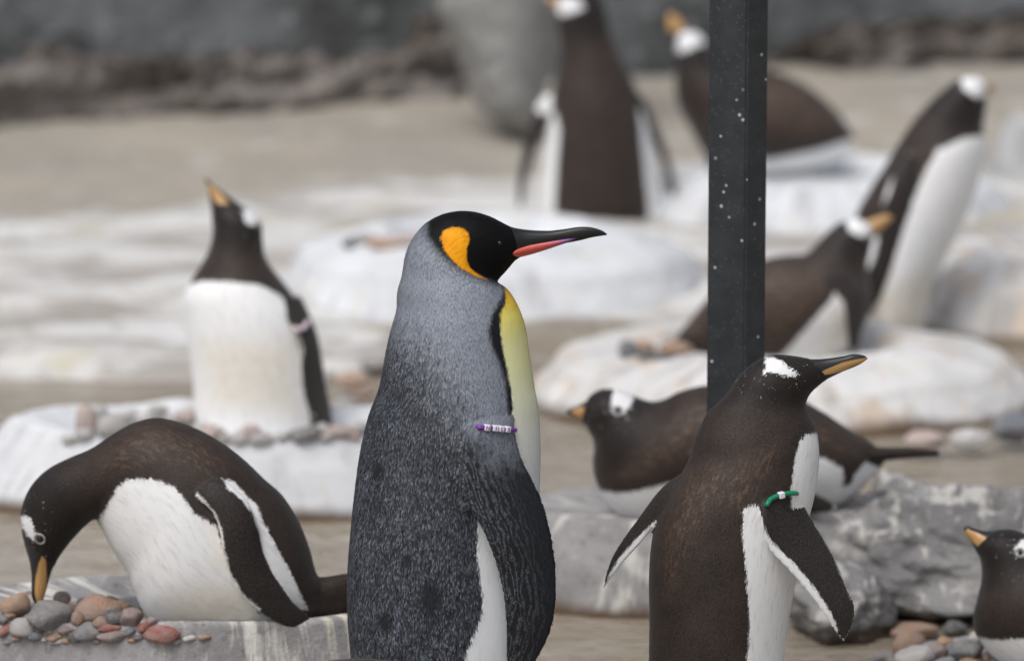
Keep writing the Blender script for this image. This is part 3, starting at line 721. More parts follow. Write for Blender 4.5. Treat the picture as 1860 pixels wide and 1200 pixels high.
# ------------------------------------------------------------------ pebbles
def mat_pebble():
    g = G('pebble_stone'); oi = g.t.nodes.new('ShaderNodeObjectInfo'); p = g.obj()
    pr = g.vadd(p, g.comb(g.mul(oi.outputs['Random'], 40), 0, 0))
    n1 = g.noise(pr, 1.6, 4, .6); n2 = g.noise(pr, 7, 4, .7); c = oi.outputs['Color']
    c2 = g.mix(g.step(n1, .35, .65), c, g.mix(.5, c, (.34, .31, .29)))
    c2 = g.mix(g.mul(g.step(n2, .58, .68), .45), c2, (.5, .48, .46)); c2 = g.mix(g.mul(g.step(n2, .42, .32), .5), c2, g.mix(.7, c, (.03, .03, .03)))
    return g.fin(c2, .62, g.bump(n2, .4, .05), spec=.35)
M['pebble'] = mat_pebble()
PEB = []
for s in range(6):
    V, F = rock_mesh(40+s, sub=3, amp=.22, cut=(2, 5, 3, 6, 2, 4)[s], bumpy=.025); lo, hi = V.min(0), V.max(0); V = (V-(lo+hi)/2)/((hi-lo)/2)
    me = bpy.data.meshes.new('pebble'); me.from_pydata(V.tolist(), [], F); me.update(); me.polygons.foreach_set('use_smooth', np.ones(len(me.polygons), bool)); me.materials.append(M['pebble']); PEB.append(me)
CC = {'tan': ((.36, .22, .14), 'tan brown'), 'grey': ((.20, .20, .205), 'grey'), 'mauve': ((.27, .20, .19), 'dull mauve'), 'brown': ((.33, .20, .14), 'brown'), 'orange': ((.42, .24, .13), 'orange'),
      'red': ((.30, .10, .075), 'brick red'), 'white': ((.60, .59, .58), 'white'), 'blue': ((.15, .17, .20), 'blue grey'), 'pale': ((.45, .435, .42), 'pale grey'), 'pink': ((.52, .41, .375), 'pinkish'),
      'dark': ((.09, .09, .095), 'dark grey'), 'peach': ((.55, .36, .25), 'peach')}
def pebble(key, place, grp, px, py, rx, ry, colr, kind=None, zfix=None, Yfix=None):
    bot = py+ry*.9
    if Yfix is not None: hit = Vector(at1(px, bot, Yfix))
    else:
        hit = None
        if key: hit = MOUND[key].ray_cast(Vector(CAM), ray(px, bot))[0]
        if hit is None: hit = on_ground(px, bot, zfix or 0.0)
    sc = scale_at(hit.y); c, nm = CC[colr]
    me = PEB[random.randrange(6)]
    o = bpy.data.objects.new('pebble', me); COL.objects.link(o)
    a = rx/sc; b = ry/sc; d = max(min(a, b*1.6)*.95, b*.8)
    o.location = (at1(px, py, hit.y)[0], hit.y+d*.4, hit.z+b*.88); o.scale = (a, d, b); o.rotation_euler = (random.uniform(-.08, .08), random.uniform(-.12, .12), random.uniform(-.25, .25))
    j = random.uniform(.85, 1.15); o.color = (c[0]*j, c[1]*j, c[2]*j, 1)
    sz = 'tiny' if rx < 13 else 'small' if rx < 18 else 'mid-sized' if rx < 25 else 'large'
    q = ry/rx; shp = 'flat' if q < .5 else 'oval' if q < .78 else 'rounded' if q < 1.02 else 'upright'
    lab = kind or '%s %s %s pebble %s' % (sz, shp, nm, place)
    tag(o, lab, 'pebble', grp); return o
gA, pA = 'pebbles in the front nest', 'in the nest ring below the bowing penguin'
# Some pebbles of the pile lie on lower ones: shape follows the photograph
for (x, y, a, b, c, k) in [
    (27, 1099, 30, 27, 'tan', 'big rounded tan pebble left of the bowing bill'), (90, 1120, 43, 30, 'grey', 'big lumpy grey stone right under the bowing bill'),
    (112, 1090, 18, 17, 'mauve', None), (176, 1106, 46, 27, 'brown', 'big angular brown stone in the bowing penguin\'s nest'), (221, 1100, 17, 13, 'orange', None), (237, 1121, 24, 19, 'mauve', None),
    (141, 1122, 13, 14, 'brown', None), (201, 1138, 27, 10, 'red', 'thin flat red stone in the bowing penguin\'s nest'), (162, 1147, 31, 18, 'grey', None), (235, 1147, 15, 10, 'blue', None), (262, 1138, 14, 15, 'red', None),
    (210, 1155, 38, 15, 'mauve', 'long flat mauve stone beside the brick red one'), (291, 1151, 39, 19, 'red', 'brick red rounded stone before the bowing penguin\'s belly'), (343, 1159, 14, 7, 'white', None), (371, 1157, 14, 8, 'brown', None),
    (101, 1157, 20, 11, 'tan', None), (65, 1154, 19, 11, 'blue', None), (42, 1141, 27, 19, 'pale', None), (8, 1146, 15, 13, 'red', None), (121, 1145, 18, 10, 'mauve', None), (136, 1156, 17, 12, 'dark', None),
    (101, 1164, 18, 6, 'white', None), (2, 1126, 15, 11, 'grey', None), (-30, 1130, 28, 22, 'tan', None), (-25, 1155, 22, 14, 'grey', None), (60, 1098, 22, 18, 'pale', None), (205, 1122, 20, 15, 'dark', None), (150, 1098, 14, 14, 'mauve', None), (75, 1140, 16, 12, 'dark', None), (185, 1130, 18, 12, 'brown', None), (250, 1158, 14, 7, 'dark', None), (320, 1164, 10, 6, 'pale', None)]:
    pebble('A', pA, gA, x, y, a, b, c, k)
for (x, y, a, b, c) in [(18, 1118, 12, 9, 'brown'), (52, 1122, 11, 8, 'mauve'), (128, 1104, 12, 10, 'tan'), (200, 1092, 15, 10, 'brown'), (248, 1104, 12, 9, 'grey'), (30, 1160, 11, 7, 'tan'), (82, 1160, 9, 6, 'pale'), (120, 1163, 10, 6, 'orange'), (175, 1163, 12, 6, 'mauve'), (240, 1163, 11, 6, 'tan'), (15, 1165, 9, 5, 'blue'), (275, 1128, 11, 9, 'mauve'), (50, 1082, 14, 10, 'mauve')]:
    pebble('A', pA, gA, x, y, a, b, c)
gB, pB = 'stones in the white nest', 'in the white nest ring under the penguin looking up'
for (x, y, a, b, c, k) in [
    (157, 762, 22, 30, 'pink', 'tall upright pink stone at the end of the white nest'), (152, 790, 20, 18, 'white', None), (203, 774, 32, 22, 'pale', None), (228, 752, 25, 13, 'white', None), (286, 745, 20, 11, 'pale', None), (335, 760, 24, 17, 'pink', None),
    (346, 748, 19, 11, 'white', None), (386, 789, 24, 18, 'pink', None), (436, 794, 20, 15, 'white', None), (476, 796, 28, 13, 'pale', None), (511, 794, 13, 12, 'white', None), (553, 789, 32, 18, 'grey', 'big smooth grey stone beside the flipper tip of the penguin looking up'),
    (617, 783, 31, 13, 'pink', None), (245, 775, 16, 13, 'grey', None), (410, 772, 20, 13, 'pale', None), (655, 775, 20, 12, 'pale', None), (180, 745, 16, 10, 'white', None), (178, 768, 18, 14, 'pale', None), (262, 762, 20, 13, 'white', None), (320, 785, 20, 12, 'pale', None), (405, 796, 16, 11, 'pale', None), (455, 782, 20, 12, 'pink', None), (580, 778, 18, 11, 'white', None), (590, 796, 16, 9, 'pale', None), (640, 790, 18, 10, 'pink', None), (530, 776, 16, 10, 'pale', None), (125, 800, 14, 11, 'pale', None), (300, 768, 24, 15, 'pale', None), (365, 774, 18, 13, 'white', None)]:
    pebble('B', pB, gB, x, y, a, b, c, k)
gH, pH = 'pebbles of the right nest', 'in the pile before the penguin with raised bill'
for (x, y, a, b, c, k) in [(1662, 1147, 45, 17, 'tan', 'long tan pebble on the far side of the pile by the raised bill'), (1650, 1164, 33, 25, 'tan', None), (1662, 1194, 38, 22, 'pale', None), (1735, 1142, 23, 15, 'dark', 'dark speckled pebble in the pile by the raised bill'), (1717, 1167, 17, 11, 'orange', None),
    (1752, 1183, 37, 23, 'grey', None), (1702, 1183, 19, 15, 'mauve', None), (1606, 1193, 21, 10, 'grey', None), (1820, 1198, 26, 12, 'dark', None), (1762, 1200, 22, 10, 'orange', None), (1797, 1192, 15, 10, 'brown', None), (1690, 1150, 18, 12, 'grey', None), (1775, 1160, 17, 13, 'pale', None), (1630, 1200, 22, 12, 'mauve', None), (1715, 1204, 22, 12, 'grey', None), (1600, 1215, 24, 14, 'tan', None)]:
    pebble('H', pH, gH, x, y, a, b, c, k)
gG = 'stones beside the lying penguin'
for (x, y, a, b, c, k) in [(1537, 922, 38, 21, 'pink', 'smooth pinkish oval stone beside the lying penguin\'s belly'), (1588, 919, 17, 13, 'pale', None), (1500, 934, 22, 10, 'grey', None), (1612, 905, 42, 16, 'dark', 'dark slab-like stone behind the pinkish oval one'), (1636, 921, 20, 13, 'white', None), (1668, 914, 14, 11, 'pale', None)]:
    pebble(None, 'by the tail of the lying penguin', gG, x, y, a, b, c, k, zfix=.13)
for (x, y, a, b, c, k) in [(1763, 796, 39, 18, 'white', 'flat whitish stone in the water beside the blue grey one'), (1842, 776, 40, 30, 'blue', 'blue grey rounded stone in the water by the wide mound'), (1682, 800, 42, 18, 'pink', 'pinkish flat stone at the foot of the wide whitish mound'),
    (1142, 633, 19, 17, 'blue', None), (1167, 630, 23, 12, 'peach', None), (1228, 632, 32, 14, 'tan', None), (1190, 646, 40, 8, 'dark', None), (640, 690, 30, 16, 'peach', None), (625, 735, 26, 12, 'pale', None), (680, 660, 30, 14, 'pale', None), (660, 715, 24, 10, 'brown', None)]:
    kk = {'z': .0}
    pebble('E' if 1100 < x < 1280 else None, 'on the ground between the nest mounds', 'loose stones', x, y, a, b, c, k, zfix=.02)
for (x, y, a, b, c, k) in [(700, 441, 36, 11, 'peach', None), (745, 436, 30, 11, 'pink', None), (633, 441, 12, 12, 'dark', 'small dark stone in the broad white nest ring'), (665, 432, 26, 9, 'pale', None)]:
    pebble('C', 'in the hollow of the broad white nest ring', 'stones in the broad nest', x, y, a, b, c, k)

# ================================================================== the dark steel post
def mat_post():
    g = G('dark_painted_post'); p = g.pos()
    n = g.noise(p, 30, 4, .6); sp = g.voro(p, 46, dim='3D'); sp2 = g.voro(p, 120, dim='3D')
    c = g.mix(g.step(n, .35, .65), (.024, .027, .030), (.034, .038, .042))
    c = g.mix(g.mul(g.step(sp, .14, .09), g.step(g.noise(p, 11, 2), .40, .52)), c, (.42, .44, .45))
    c = g.mix(g.mul(g.step(sp2, .20, .12), .35), c, (.15, .16, .165))
    return g.fin(c, .42, g.bump(n, .15, .001), spec=.4)
YP = 8.46; c0 = at1(1283, 600, YP); c1 = at1(1352, 600, YP-.018); c2 = at1(1391, 600, YP+.012)
A_, B_, C_ = np.array(c0[:2]), np.array(c1[:2]), np.array(c2[:2]); B_[1] = YP-.03; A_[1] = YP-.005; C_[1] = YP+.0
D_ = np.array([c0[0]+.035, YP+.06])
bm = bmesh.new(); vs = []
for z in (-.08, 1.9):
    vs.append([bm.verts.new((q[0], q[1], z)) for q in (A_, B_, C_, D_)])
for i in range(4): bm.faces.new([vs[0][i], vs[0][(i+1) % 4], vs[1][(i+1) % 4], vs[1][i]])
bm.faces.new(vs[1]); bm.faces.new(vs[0][::-1]); bmesh.ops.recalc_face_normals(bm, faces=bm.faces)
bmesh.ops.bevel(bm, geom=[e for e in bm.edges if abs(e.verts[0].co.z-e.verts[1].co.z) > 1], offset=.003, segments=3, affect='EDGES')
post_o = np.array([float(B_[0]), YP, -.08]); pV = np.array([v.co[:] for v in bm.verts]); bm.verts.index_update(); pF = [[q.index for q in f.verts] for f in bm.faces]; bm.free()
post = empty('post', post_o); tag(post, 'dark grey painted steel post spotted with water drops', 'post')
mesh_obj('shaft', pV, pF, mat_post(), post, smooth=False, origin=post_o)
bm = bmesh.new(); bmesh.ops.create_cube(bm, size=1.0); bmesh.ops.bevel(bm, geom=bm.edges[:], offset=.04, segments=2, affect='EDGES')
bV = np.array([v.co[:] for v in bm.verts])*np.array([.18, .18, .012])+np.array([B_[0]-.01, YP+.01, -.045]); bm.verts.index_update(); bF = [[q.index for q in f.verts] for f in bm.faces]; bm.free()
mesh_obj('base_plate', bV, bF, M['black_bill'], post, origin=(B_[0], YP, -.05))

# ================================================================== KING PENGUIN
KY = 8.0
kb = [(690, 1488, 905, 1488, 95), (655, 1430, 940, 1430, 135), (643, 1340, 958, 1340, 155), (638, 1270, 968, 1270, 163), (638, 1200, 973, 1200, 167), (632, 1120, 977, 1120, 169), (632, 1040, 979, 1040, 169), (637, 970, 979, 965, 167),
      (644, 900, 980, 896, 163), (654, 825, 982, 820, 158), (669, 758, 979, 752, 150), (689, 703, 971, 702, 142), (702, 634, 962, 642, 130), (711, 596, 954, 592, 121), (720, 563, 943, 560, 111),
      (722, 530, 930, 536, 101), (730, 501, 917, 521, 91), (736, 465, 903, 513, 83), (748, 436, 902, 512, 77), (766, 412, 904, 509, 71), (783, 399, 907, 506, 67), (807, 388, 911, 501, 63),
      (837, 383, 916, 496, 58), (863, 385, 922, 489, 52), (890, 393, 928, 482, 43), (914, 405, 935, 474, 32), (930, 413, 943, 468, 24)]
kf = [(852, 770, 938, 742, 14, -146, -92), (836, 797, 934, 776, 13, -178, -116), (831, 829, 946, 828, 12, -194, -116), (837, 871, 967, 872, 11, -200, -108), (848, 906, 984, 908, 10, -200, -100), (867, 942, 995, 946, 10, -196, -92), (888, 987, 1004, 990, 9, -188, -86),
      (904, 1033, 1010, 1042, 9, -168, -80), (915, 1083, 1009, 1096, 8, -160, -82), (919, 1129, 1001, 1140, 8, -150, -86), (920, 1170, 986, 1176, 7, -140, -92), (922, 1205, 968, 1206, 6, -132, -100), (930, 1228, 950, 1230, 4, -125, -108)]
kff = [(845, 770, 925, 742, 14, 100, 140), (831, 840, 940, 840, 11, 150, 180), (867, 942, 985, 946, 10, 160, 185), (904, 1033, 1000, 1042, 9, 150, 170), (919, 1129, 992, 1140, 8, 140, 155), (928, 1215, 955, 1217, 5, 125, 140)]
king_d = dict(
    hood=[[(776, 395), (777, 410), (777, 428), (789, 446), (804, 463), (825, 479), (854, 496), (878, 506), (903, 514), (915, 508), (990, 480), (1150, 440), (1150, 330), (760, 330), (766, 385)]],
    patch=[[(801, 430), (806, 418), (822, 412), (840, 414), (851, 422), (853, 436), (848, 454), (848, 474), (855, 488), (868, 498), (886, 508), (866, 502), (851, 494), (837, 486), (819, 469), (807, 452)]],
    belly=[[(915, 518), (918, 530), (918, 543), (909, 569), (910, 601), (914, 631), (922, 669), (928, 705), (931, 740), (930, 780), (925, 800), (905, 850), (880, 900), (868, 950), (867, 1000), (872, 1040), (877, 1080), (875, 1118), (861, 1150), (849, 1175), (843, 1205), (838, 1280), (830, 1380), (815, 1500), (1100, 1500), (1100, 900), (1000, 600), (960, 540), (925, 515)]],
    band=[[(912, 516), (914, 530), (909, 545), (895, 567), (888, 595), (893, 625), (908, 658), (918, 690), (924, 760), (920, 800), (945, 800), (945, 700), (930, 620), (930, 560), (930, 530)]],
    grey=[[(640, 380), (640, 590), (715, 612), (760, 640), (800, 690), (826, 735), (845, 775), (862, 800), (888, 850), (925, 845), (960, 830), (960, 500), (900, 380)]],
    yel=([500, 525, 545, 575, 610, 680, 780, 900], [1.0, .95, .84, .70, .56, .46, .22, 0.0]),
    wet=[(783, 1078, 22), (842, 1040, 8), (700, 1120, 14), (820, 1110, 7), (798, 680, 30), (688, 850, 12), (740, 1010, 10)])
king, kbv, kbill = bird('king_penguin', 'tall grey-backed penguin with orange ear patch and purple NILS flipper band', 'penguins', KY, kb, flippers=[kf, kff], king=king_d, voxel=.0022,
    bill=[(905, 402, 922, 482, 30), (925, 411, 938, 471, 25), (955, 417, 960, 461, 17), (993, 419, 993, 451, 13), (1017, 417, 1017, 444, 11), (1053, 412, 1052, 437, 9), (1075, 413, 1072, 432, 7), (1092, 418, 1088, 429, 4.5), (1102, 424, 1101, 427, 2)],
    eyes=[(908, 442, 4.5, False)], plumage=(190000, .0125, .0023, .0012), foot=[(790, 1528, 130, -70), (790, 1528, 130, 70)], cap1=.2)
# tail
V, F, U = loft([(640, 1400, 700, 1440, 60), (612, 1460, 655, 1490, 50), (585, 1505, 612, 1522, 36)], KY, m=40)
mesh_obj('tail', V, F, M['gentoo'], king, origin=V.mean(0))
# coloured plate of the lower mandible, on both sides of the bill
top = [(928, 459), (934, 450), (955, 442), (985, 437), (1014, 434), (1034, 432), (1046, 432)]; bot = [(929, 464), (937, 468), (958, 464), (985, 456), (1012, 447), (1034, 439.5), (1046, 433.5)]
V, F, U = loft([(a[0], a[1], b[0], b[1], d) for a, b, d in zip(top, bot, (24, 25, 19, 15.5, 13.5, 11.5, 9.5))], KY, m=40, cap0=.3, cap1=.3, step=1.2)
qx, qy = to_px(V)
mesh_obj('mandible_plate', V, F, M['kplate'], kbill, origin=V.mean(0), attrs={'t': ('FLOAT', (qx-930)/(1046-930))})
# purple band with four lettered beads
def surf(bv, px, py, Y, lift):
    h = bv.ray_cast(Vector(CAM), ray(px, py)); p = h[0] if h[0] is not None else Vector(at1(px, py, Y)); return p-ray(px, py)*lift
bp = [surf(kbv, x, y, KY-.06, .004) for x, y in [(870, 776), (880, 775.5), (895, 776.5), (910, 778), (922, 779), (929, 780)]]
bp = [bp[0]+Vector((-.004, .012, -.001))]+bp+[Vector(at1(935, 780.5, bp[-1].y+.012)), Vector(at1(934, 781, bp[-1].y+.06)), Vector(at1(900, 780, bp[-1].y+.09))]
bp = [Vector(q) for q in catmull(np.array([list(q) for q in bp]), 40)]
kband = tube('flipper_band', bp, .0033, M['purple'], king)
for ch, x, y in zip('NILS', (886, 897.6, 909.5, 920.5), (776.8, 777.6, 778.6, 779.4)):
    i = min(range(len(bp)), key=lambda q: abs(to_px(np.array([list(bp[q])]))[0][0]-x) if q < 28 else 1e9)
    tdir = (bp[min(i+1, 27)]-bp[i-1]).normalized(); c = bp[i]; vd = ray(x, y); az = (Vector((0, 0, 1))-tdir*tdir.z).normalized(); ay = az.cross(tdir).normalized()
    if ay.y < 0: ay = -ay
    bd = boxbead('letter_bead', c-ay*.001, tdir, ay, az, .0086, M['bead'], kband)
    letter(ch, c-ay*(.001+.0043), tdir, az, .0085, M['ink'], bd)

# ================================================================== GENTOOS
GRP = 'penguins'
g3b = [(1215, 1470, 1380, 1470, 75), (1195, 1420, 1400, 1420, 100), (1184, 1320, 1415, 1320, 116), (1180, 1250, 1420, 1250, 120), (1179, 1195, 1424, 1195, 122), (1180, 1125, 1433, 1125, 124), (1179, 1050, 1447, 1050, 124), (1183, 990, 1458, 992, 122), (1193, 945, 1469, 943, 118),
       (1210, 908, 1479, 903, 112), (1232, 870, 1485, 865, 104), (1250, 838, 1488, 828, 95), (1262, 800, 1486, 798, 86), (1272, 775, 1479, 769, 77), (1287, 747, 1468, 750, 69), (1308, 727, 1463, 739, 64), (1325, 707, 1465, 728, 60), (1340, 685, 1469, 719, 57), (1360, 665, 1474, 712, 52),
       (1384, 650, 1480, 706, 46), (1410, 644, 1486, 701, 39), (1440, 646, 1493, 695, 30), (1465, 650, 1502, 689, 21)]
g3f = [(1380, 905, 1432, 858, 16, -100, -50), (1384, 930, 1450, 900, 13, -116, -50), (1387, 962, 1466, 928, 11, -120, -48), (1398, 998, 1490, 967, 10, -116, -46), (1428, 1030, 1515, 1010, 9, -108, -46), (1456, 1062, 1536, 1058, 8, -100, -46), (1482, 1094, 1550, 1090, 8, -92, -46),
       (1503, 1124, 1551, 1120, 7, -84, -48), (1518, 1148, 1542, 1148, 5, -76, -52), (1528, 1160, 1534, 1162, 3, -70, -60)]
g3l = [(1262, 845, 1238, 925, 22, -10, -30), (1222, 869, 1205, 940, 16, -4, -20), (1195, 893, 1189, 955, 12, 4, -10), (1165, 933, 1162, 988, 9, 12, 0), (1135, 974, 1133, 1020, 8, 20, 8), (1113, 1009, 1114, 1045, 6, 26, 18), (1101, 1042, 1104, 1058, 4, 30, 26), (1096, 1066, 1097, 1069, 2, 32, 30)]
g3, g3bv, _ = bird('gentoo_penguin', 'brown penguin with green flipper band standing before the dark post', GRP, 8.08, g3b, flippers=[g3f, g3l],
    white=[[(1368, 913), (1352, 924), (1350, 970), (1355, 1025), (1359, 1075), (1362, 1125), (1361, 1160), (1357, 1200), (1345, 1330), (1330, 1480), (1600, 1480), (1600, 1000), (1470, 945), (1410, 945), (1390, 935), (1382, 918)],
           [(1490, 784), (1466, 787), (1453, 800), (1446, 825), (1441, 860), (1437, 885), (1440, 960), (1600, 960), (1600, 784)]],
    whiteflip=[[(1385, 950), (1396, 975), (1416, 998), (1444, 1022), (1468, 1052), (1492, 1084), (1510, 1112), (1522, 1142), (1520, 1154), (1500, 1154), (1375, 1020), (1370, 950)], [(1448, 890), (1466, 924), (1491, 968), (1514, 1010), (1534, 1057), (1547, 1088), (1560, 1086), (1530, 980), (1460, 885)], [(1205, 932), (1160, 974), (1128, 1008), (1108, 1040), (1094, 1074), (1110, 1074), (1200, 980), (1240, 960)]],
    patch=[(1390, 647), (1412, 650), (1430, 663), (1453, 682), (1436, 683), (1415, 678), (1397, 674), (1386, 680), (1392, 662)], hidden=1,
    wearpoly=[[(1240, 860), (1300, 840), (1380, 860), (1340, 900), (1290, 920), (1240, 1010), (1215, 1080), (1200, 980)], [(1290, 860), (1420, 800), (1380, 900), (1340, 930)]], headpoly=[(1330, 600), (1340, 690), (1310, 730), (1470, 745), (1620, 700), (1620, 600)],
    bill=[(1450, 650, 1482, 703, 24), (1475, 652, 1496, 692, 19), (1500, 651, 1505, 687, 14), (1530, 647, 1530, 675, 11), (1550, 643, 1552, 666, 9), (1568, 645, 1566, 659, 6), (1576, 650, 1574, 653, 2.5)],
    plate=[(1484, 681), (1500, 671), (1530, 659), (1555, 653), (1575, 650), (1572, 656), (1556, 661), (1532, 673), (1510, 679)], eyes=[(1449, 685, 5.5, False)], plumage=(150000, .0062, .0018, .0008), foot=[(1310, 1508, 110, -60), (1310, 1508, 110, 60)])
tp = [surf(g3bv, x, y, 8.0, .004) for x, y in [(1393, 916), (1397, 909), (1404, 903.5), (1416, 899), (1428, 896), (1440, 895)]]
tp = [tp[0]+Vector((-.003, .03, -.004))]+tp+[Vector(at1(1447, 896, tp[-1].y+.012)), Vector(at1(1449, 901, tp[-1].y+.05)), Vector(at1(1425, 912, tp[-1].y+.07))]
tp = [Vector(q) for q in catmull(np.array([list(q) for q in tp]), 44)]
gband = tube('flipper_band', tp, .0036, M['green'], g3)
i = min(range(30), key=lambda q: abs(to_px(np.array([list(tp[q])]))[0][0]-1417)); td = (tp[i+1]-tp[i-1]).normalized(); az = (Vector((0, 0, 1))-td*td.z).normalized(); ay = az.cross(td).normalized()
if ay.y < 0: ay = -ay
boxbead('bead', tp[i]-ay*.0012, td, ay, az, .0092, M['bead'], gband)

g2b = [(592, 1066, 575, 1128, 30), (574, 1040, 520, 1158, 78), (562, 996, 440, 1163, 104), (542, 946, 365, 1158, 120), (513, 900, 305, 1142, 127), (480, 870, 265, 1115, 129), (440, 832, 244, 1075, 127), (400, 802, 232, 1040, 121), (360, 780, 210, 1007, 112), (320, 765, 192, 975, 102), (280, 759, 180, 950, 92),
       (240, 769, 173, 942, 82), (205, 789, 166, 945, 74), (165, 815, 158, 952, 68), (125, 832, 148, 961, 64), (85, 853, 136, 974, 60), (54, 886, 124, 988, 55), (38, 928, 112, 1004, 48), (40, 968, 104, 1017, 38), (46, 990, 100, 1025, 31)]
g2f = [(400, 868, 352, 900, 16, -104, -110), (432, 892, 366, 908, 13, -112, -122), (455, 918, 388, 932, 12, -116, -130), (470, 958, 399, 966, 11, -118, -136), (477, 1000, 405, 1000, 10, -118, -138), (492, 1036, 418, 1044, 9, -114, -136), (514, 1068, 440, 1083, 9, -108, -130), (536, 1096, 472, 1110, 8, -100, -122), (556, 1112, 508, 1132, 7, -92, -112), (566, 1128, 542, 1147, 5, -86, -100), (566, 1138, 558, 1146, 3, -84, -90)]
g2, g2bv, _ = bird('gentoo_penguin', 'dark penguin bowing its bill down to the pebbles of its nest', GRP, 8.38, g2b, flippers=[g2f], extra=[[(560, 1050, 540, 1140, 45), (600, 1046, 585, 1132, 36), (640, 1040, 628, 1120, 22), (668, 1045, 660, 1105, 12)]],
    white=[[(177, 944), (192, 920), (212, 884), (228, 870), (256, 866), (288, 870), (316, 882), (332, 900), (352, 928), (378, 945), (396, 956), (410, 1010), (430, 1060), (470, 1110), (545, 1150), (545, 1250), (200, 1250), (200, 1060), (186, 990)],
           [(402, 868), (424, 872), (446, 896), (466, 916), (478, 946), (502, 990), (526, 1034), (542, 1070), (558, 1106), (540, 1106), (500, 1060), (470, 1010), (455, 930), (425, 900)]],
    whiteflip=[[(404, 866), (428, 874), (448, 896), (468, 916), (484, 950), (505, 990), (528, 1034), (544, 1068), (562, 1106), (548, 1100), (528, 1082), (505, 1048), (484, 1012), (471, 965), (458, 930), (440, 908), (412, 884)], [(355, 890), (390, 928), (404, 960), (408, 1000), (420, 1042), (442, 1079), (474, 1106), (460, 1120), (410, 1090), (390, 1030), (380, 950), (345, 905)]],
    patch=[(36, 937), (52, 937), (60, 951), (65, 968), (70, 974), (61, 984), (50, 971), (40, 957)], hidden=None,
    wearpoly=[[(240, 775), (300, 765), (370, 800), (420, 850), (380, 860), (300, 830), (240, 850), (180, 860), (190, 820)]], headpoly=[(0, 850), (110, 850), (160, 960), (100, 1120), (0, 1120)],
    creampoly=[[(300, 1080), (420, 1060), (460, 1110), (400, 1170), (300, 1150)], [(385, 950), (400, 950), (415, 1030), (395, 1020)]],
    bill=[(43, 984, 102, 1022, 33), (49, 1004, 96, 1032, 26), (54, 1022, 92, 1043, 20), (57, 1045, 88, 1056, 15), (57, 1066, 85, 1068, 12), (58, 1084, 80, 1084, 9), (65, 1097, 76, 1095, 5), (71, 1102, 73, 1102, 2)],
    plate=[(82, 994), (82, 1008), (84, 1030), (85, 1050), (84, 1066), (79, 1084), (72, 1094), (66, 1092), (63, 1076), (65, 1046), (70, 1024), (77, 1008)], eyes=[(72, 978, 8, True)], plumage=(130000, .0066, .0019, .0008))

g5b = [(1598, 815, 1582, 868, 16), (1572, 797, 1560, 892, 50), (1540, 778, 1530, 915, 82), (1490, 745, 1490, 930, 106), (1430, 714, 1440, 942, 118), (1360, 697, 1370, 950, 122), (1290, 699, 1290, 955, 118), (1238, 710, 1215, 955, 110), (1205, 726, 1150, 948, 100), (1184, 729, 1108, 920, 86), (1168, 725, 1084, 876, 75), (1152, 719, 1077, 842, 66), (1136, 712, 1079, 812, 60), (1118, 707, 1075, 793, 55), (1100, 706, 1068, 781, 48), (1088, 708, 1064, 773, 40), (1079, 713, 1060, 768, 31)]
g5f = [(1330, 800, 1250, 830, 18, -96, -112), (1400, 850, 1300, 880, 12, -112, -120), (1460, 885, 1380, 915, 9, -110, -116), (1500, 905, 1450, 930, 6, -100, -106), (1515, 915, 1500, 930, 3, -96, -100)]
g5, g5bv, _ = bird('gentoo_penguin', 'brown penguin lying on the streaked mound behind the banded one, facing the tall penguin', GRP, 9.24, g5b, flippers=[g5f], extra=[[(1560, 808, 1555, 850, 38), (1600, 812, 1598, 838, 30), (1650, 813, 1648, 832, 24), (1705, 818, 1703, 828, 14)]], voxel=.003,
    white=[[(1060, 884), (1087, 886), (1115, 893), (1150, 891), (1215, 876), (1300, 880), (1400, 880), (1478, 870), (1482, 826), (1500, 832), (1530, 850), (1531, 882), (1545, 880), (1552, 862), (1572, 838), (1600, 850), (1600, 1000), (1000, 1000), (1000, 890)]],
    patch=[(1116, 706), (1135, 710), (1151, 720), (1146, 735), (1133, 750), (1112, 748), (1110, 727)], wearpoly=[[(1200, 780), (1260, 720), (1420, 740), (1560, 790), (1570, 840), (1500, 820), (1400, 790), (1260, 820), (1180, 860), (1120, 860)]], headpoly=[(1040, 690), (1160, 700), (1190, 780), (1120, 850), (1040, 790)],
    bill=[(1086, 718, 1066, 772, 36), (1072, 724, 1059, 767, 24), (1062, 729, 1055, 763, 17), (1048, 737, 1046, 757, 12), (1037, 741, 1035, 752, 8), (1029, 745, 1029, 748, 3)], plate=[(1092, 744), (1062, 738), (1048, 741), (1036, 747), (1046, 757), (1062, 764), (1085, 766)], eyes=[(1122, 746, 7, True)], plumage=(70000, .0075, .0024, .0009), hidden=None)

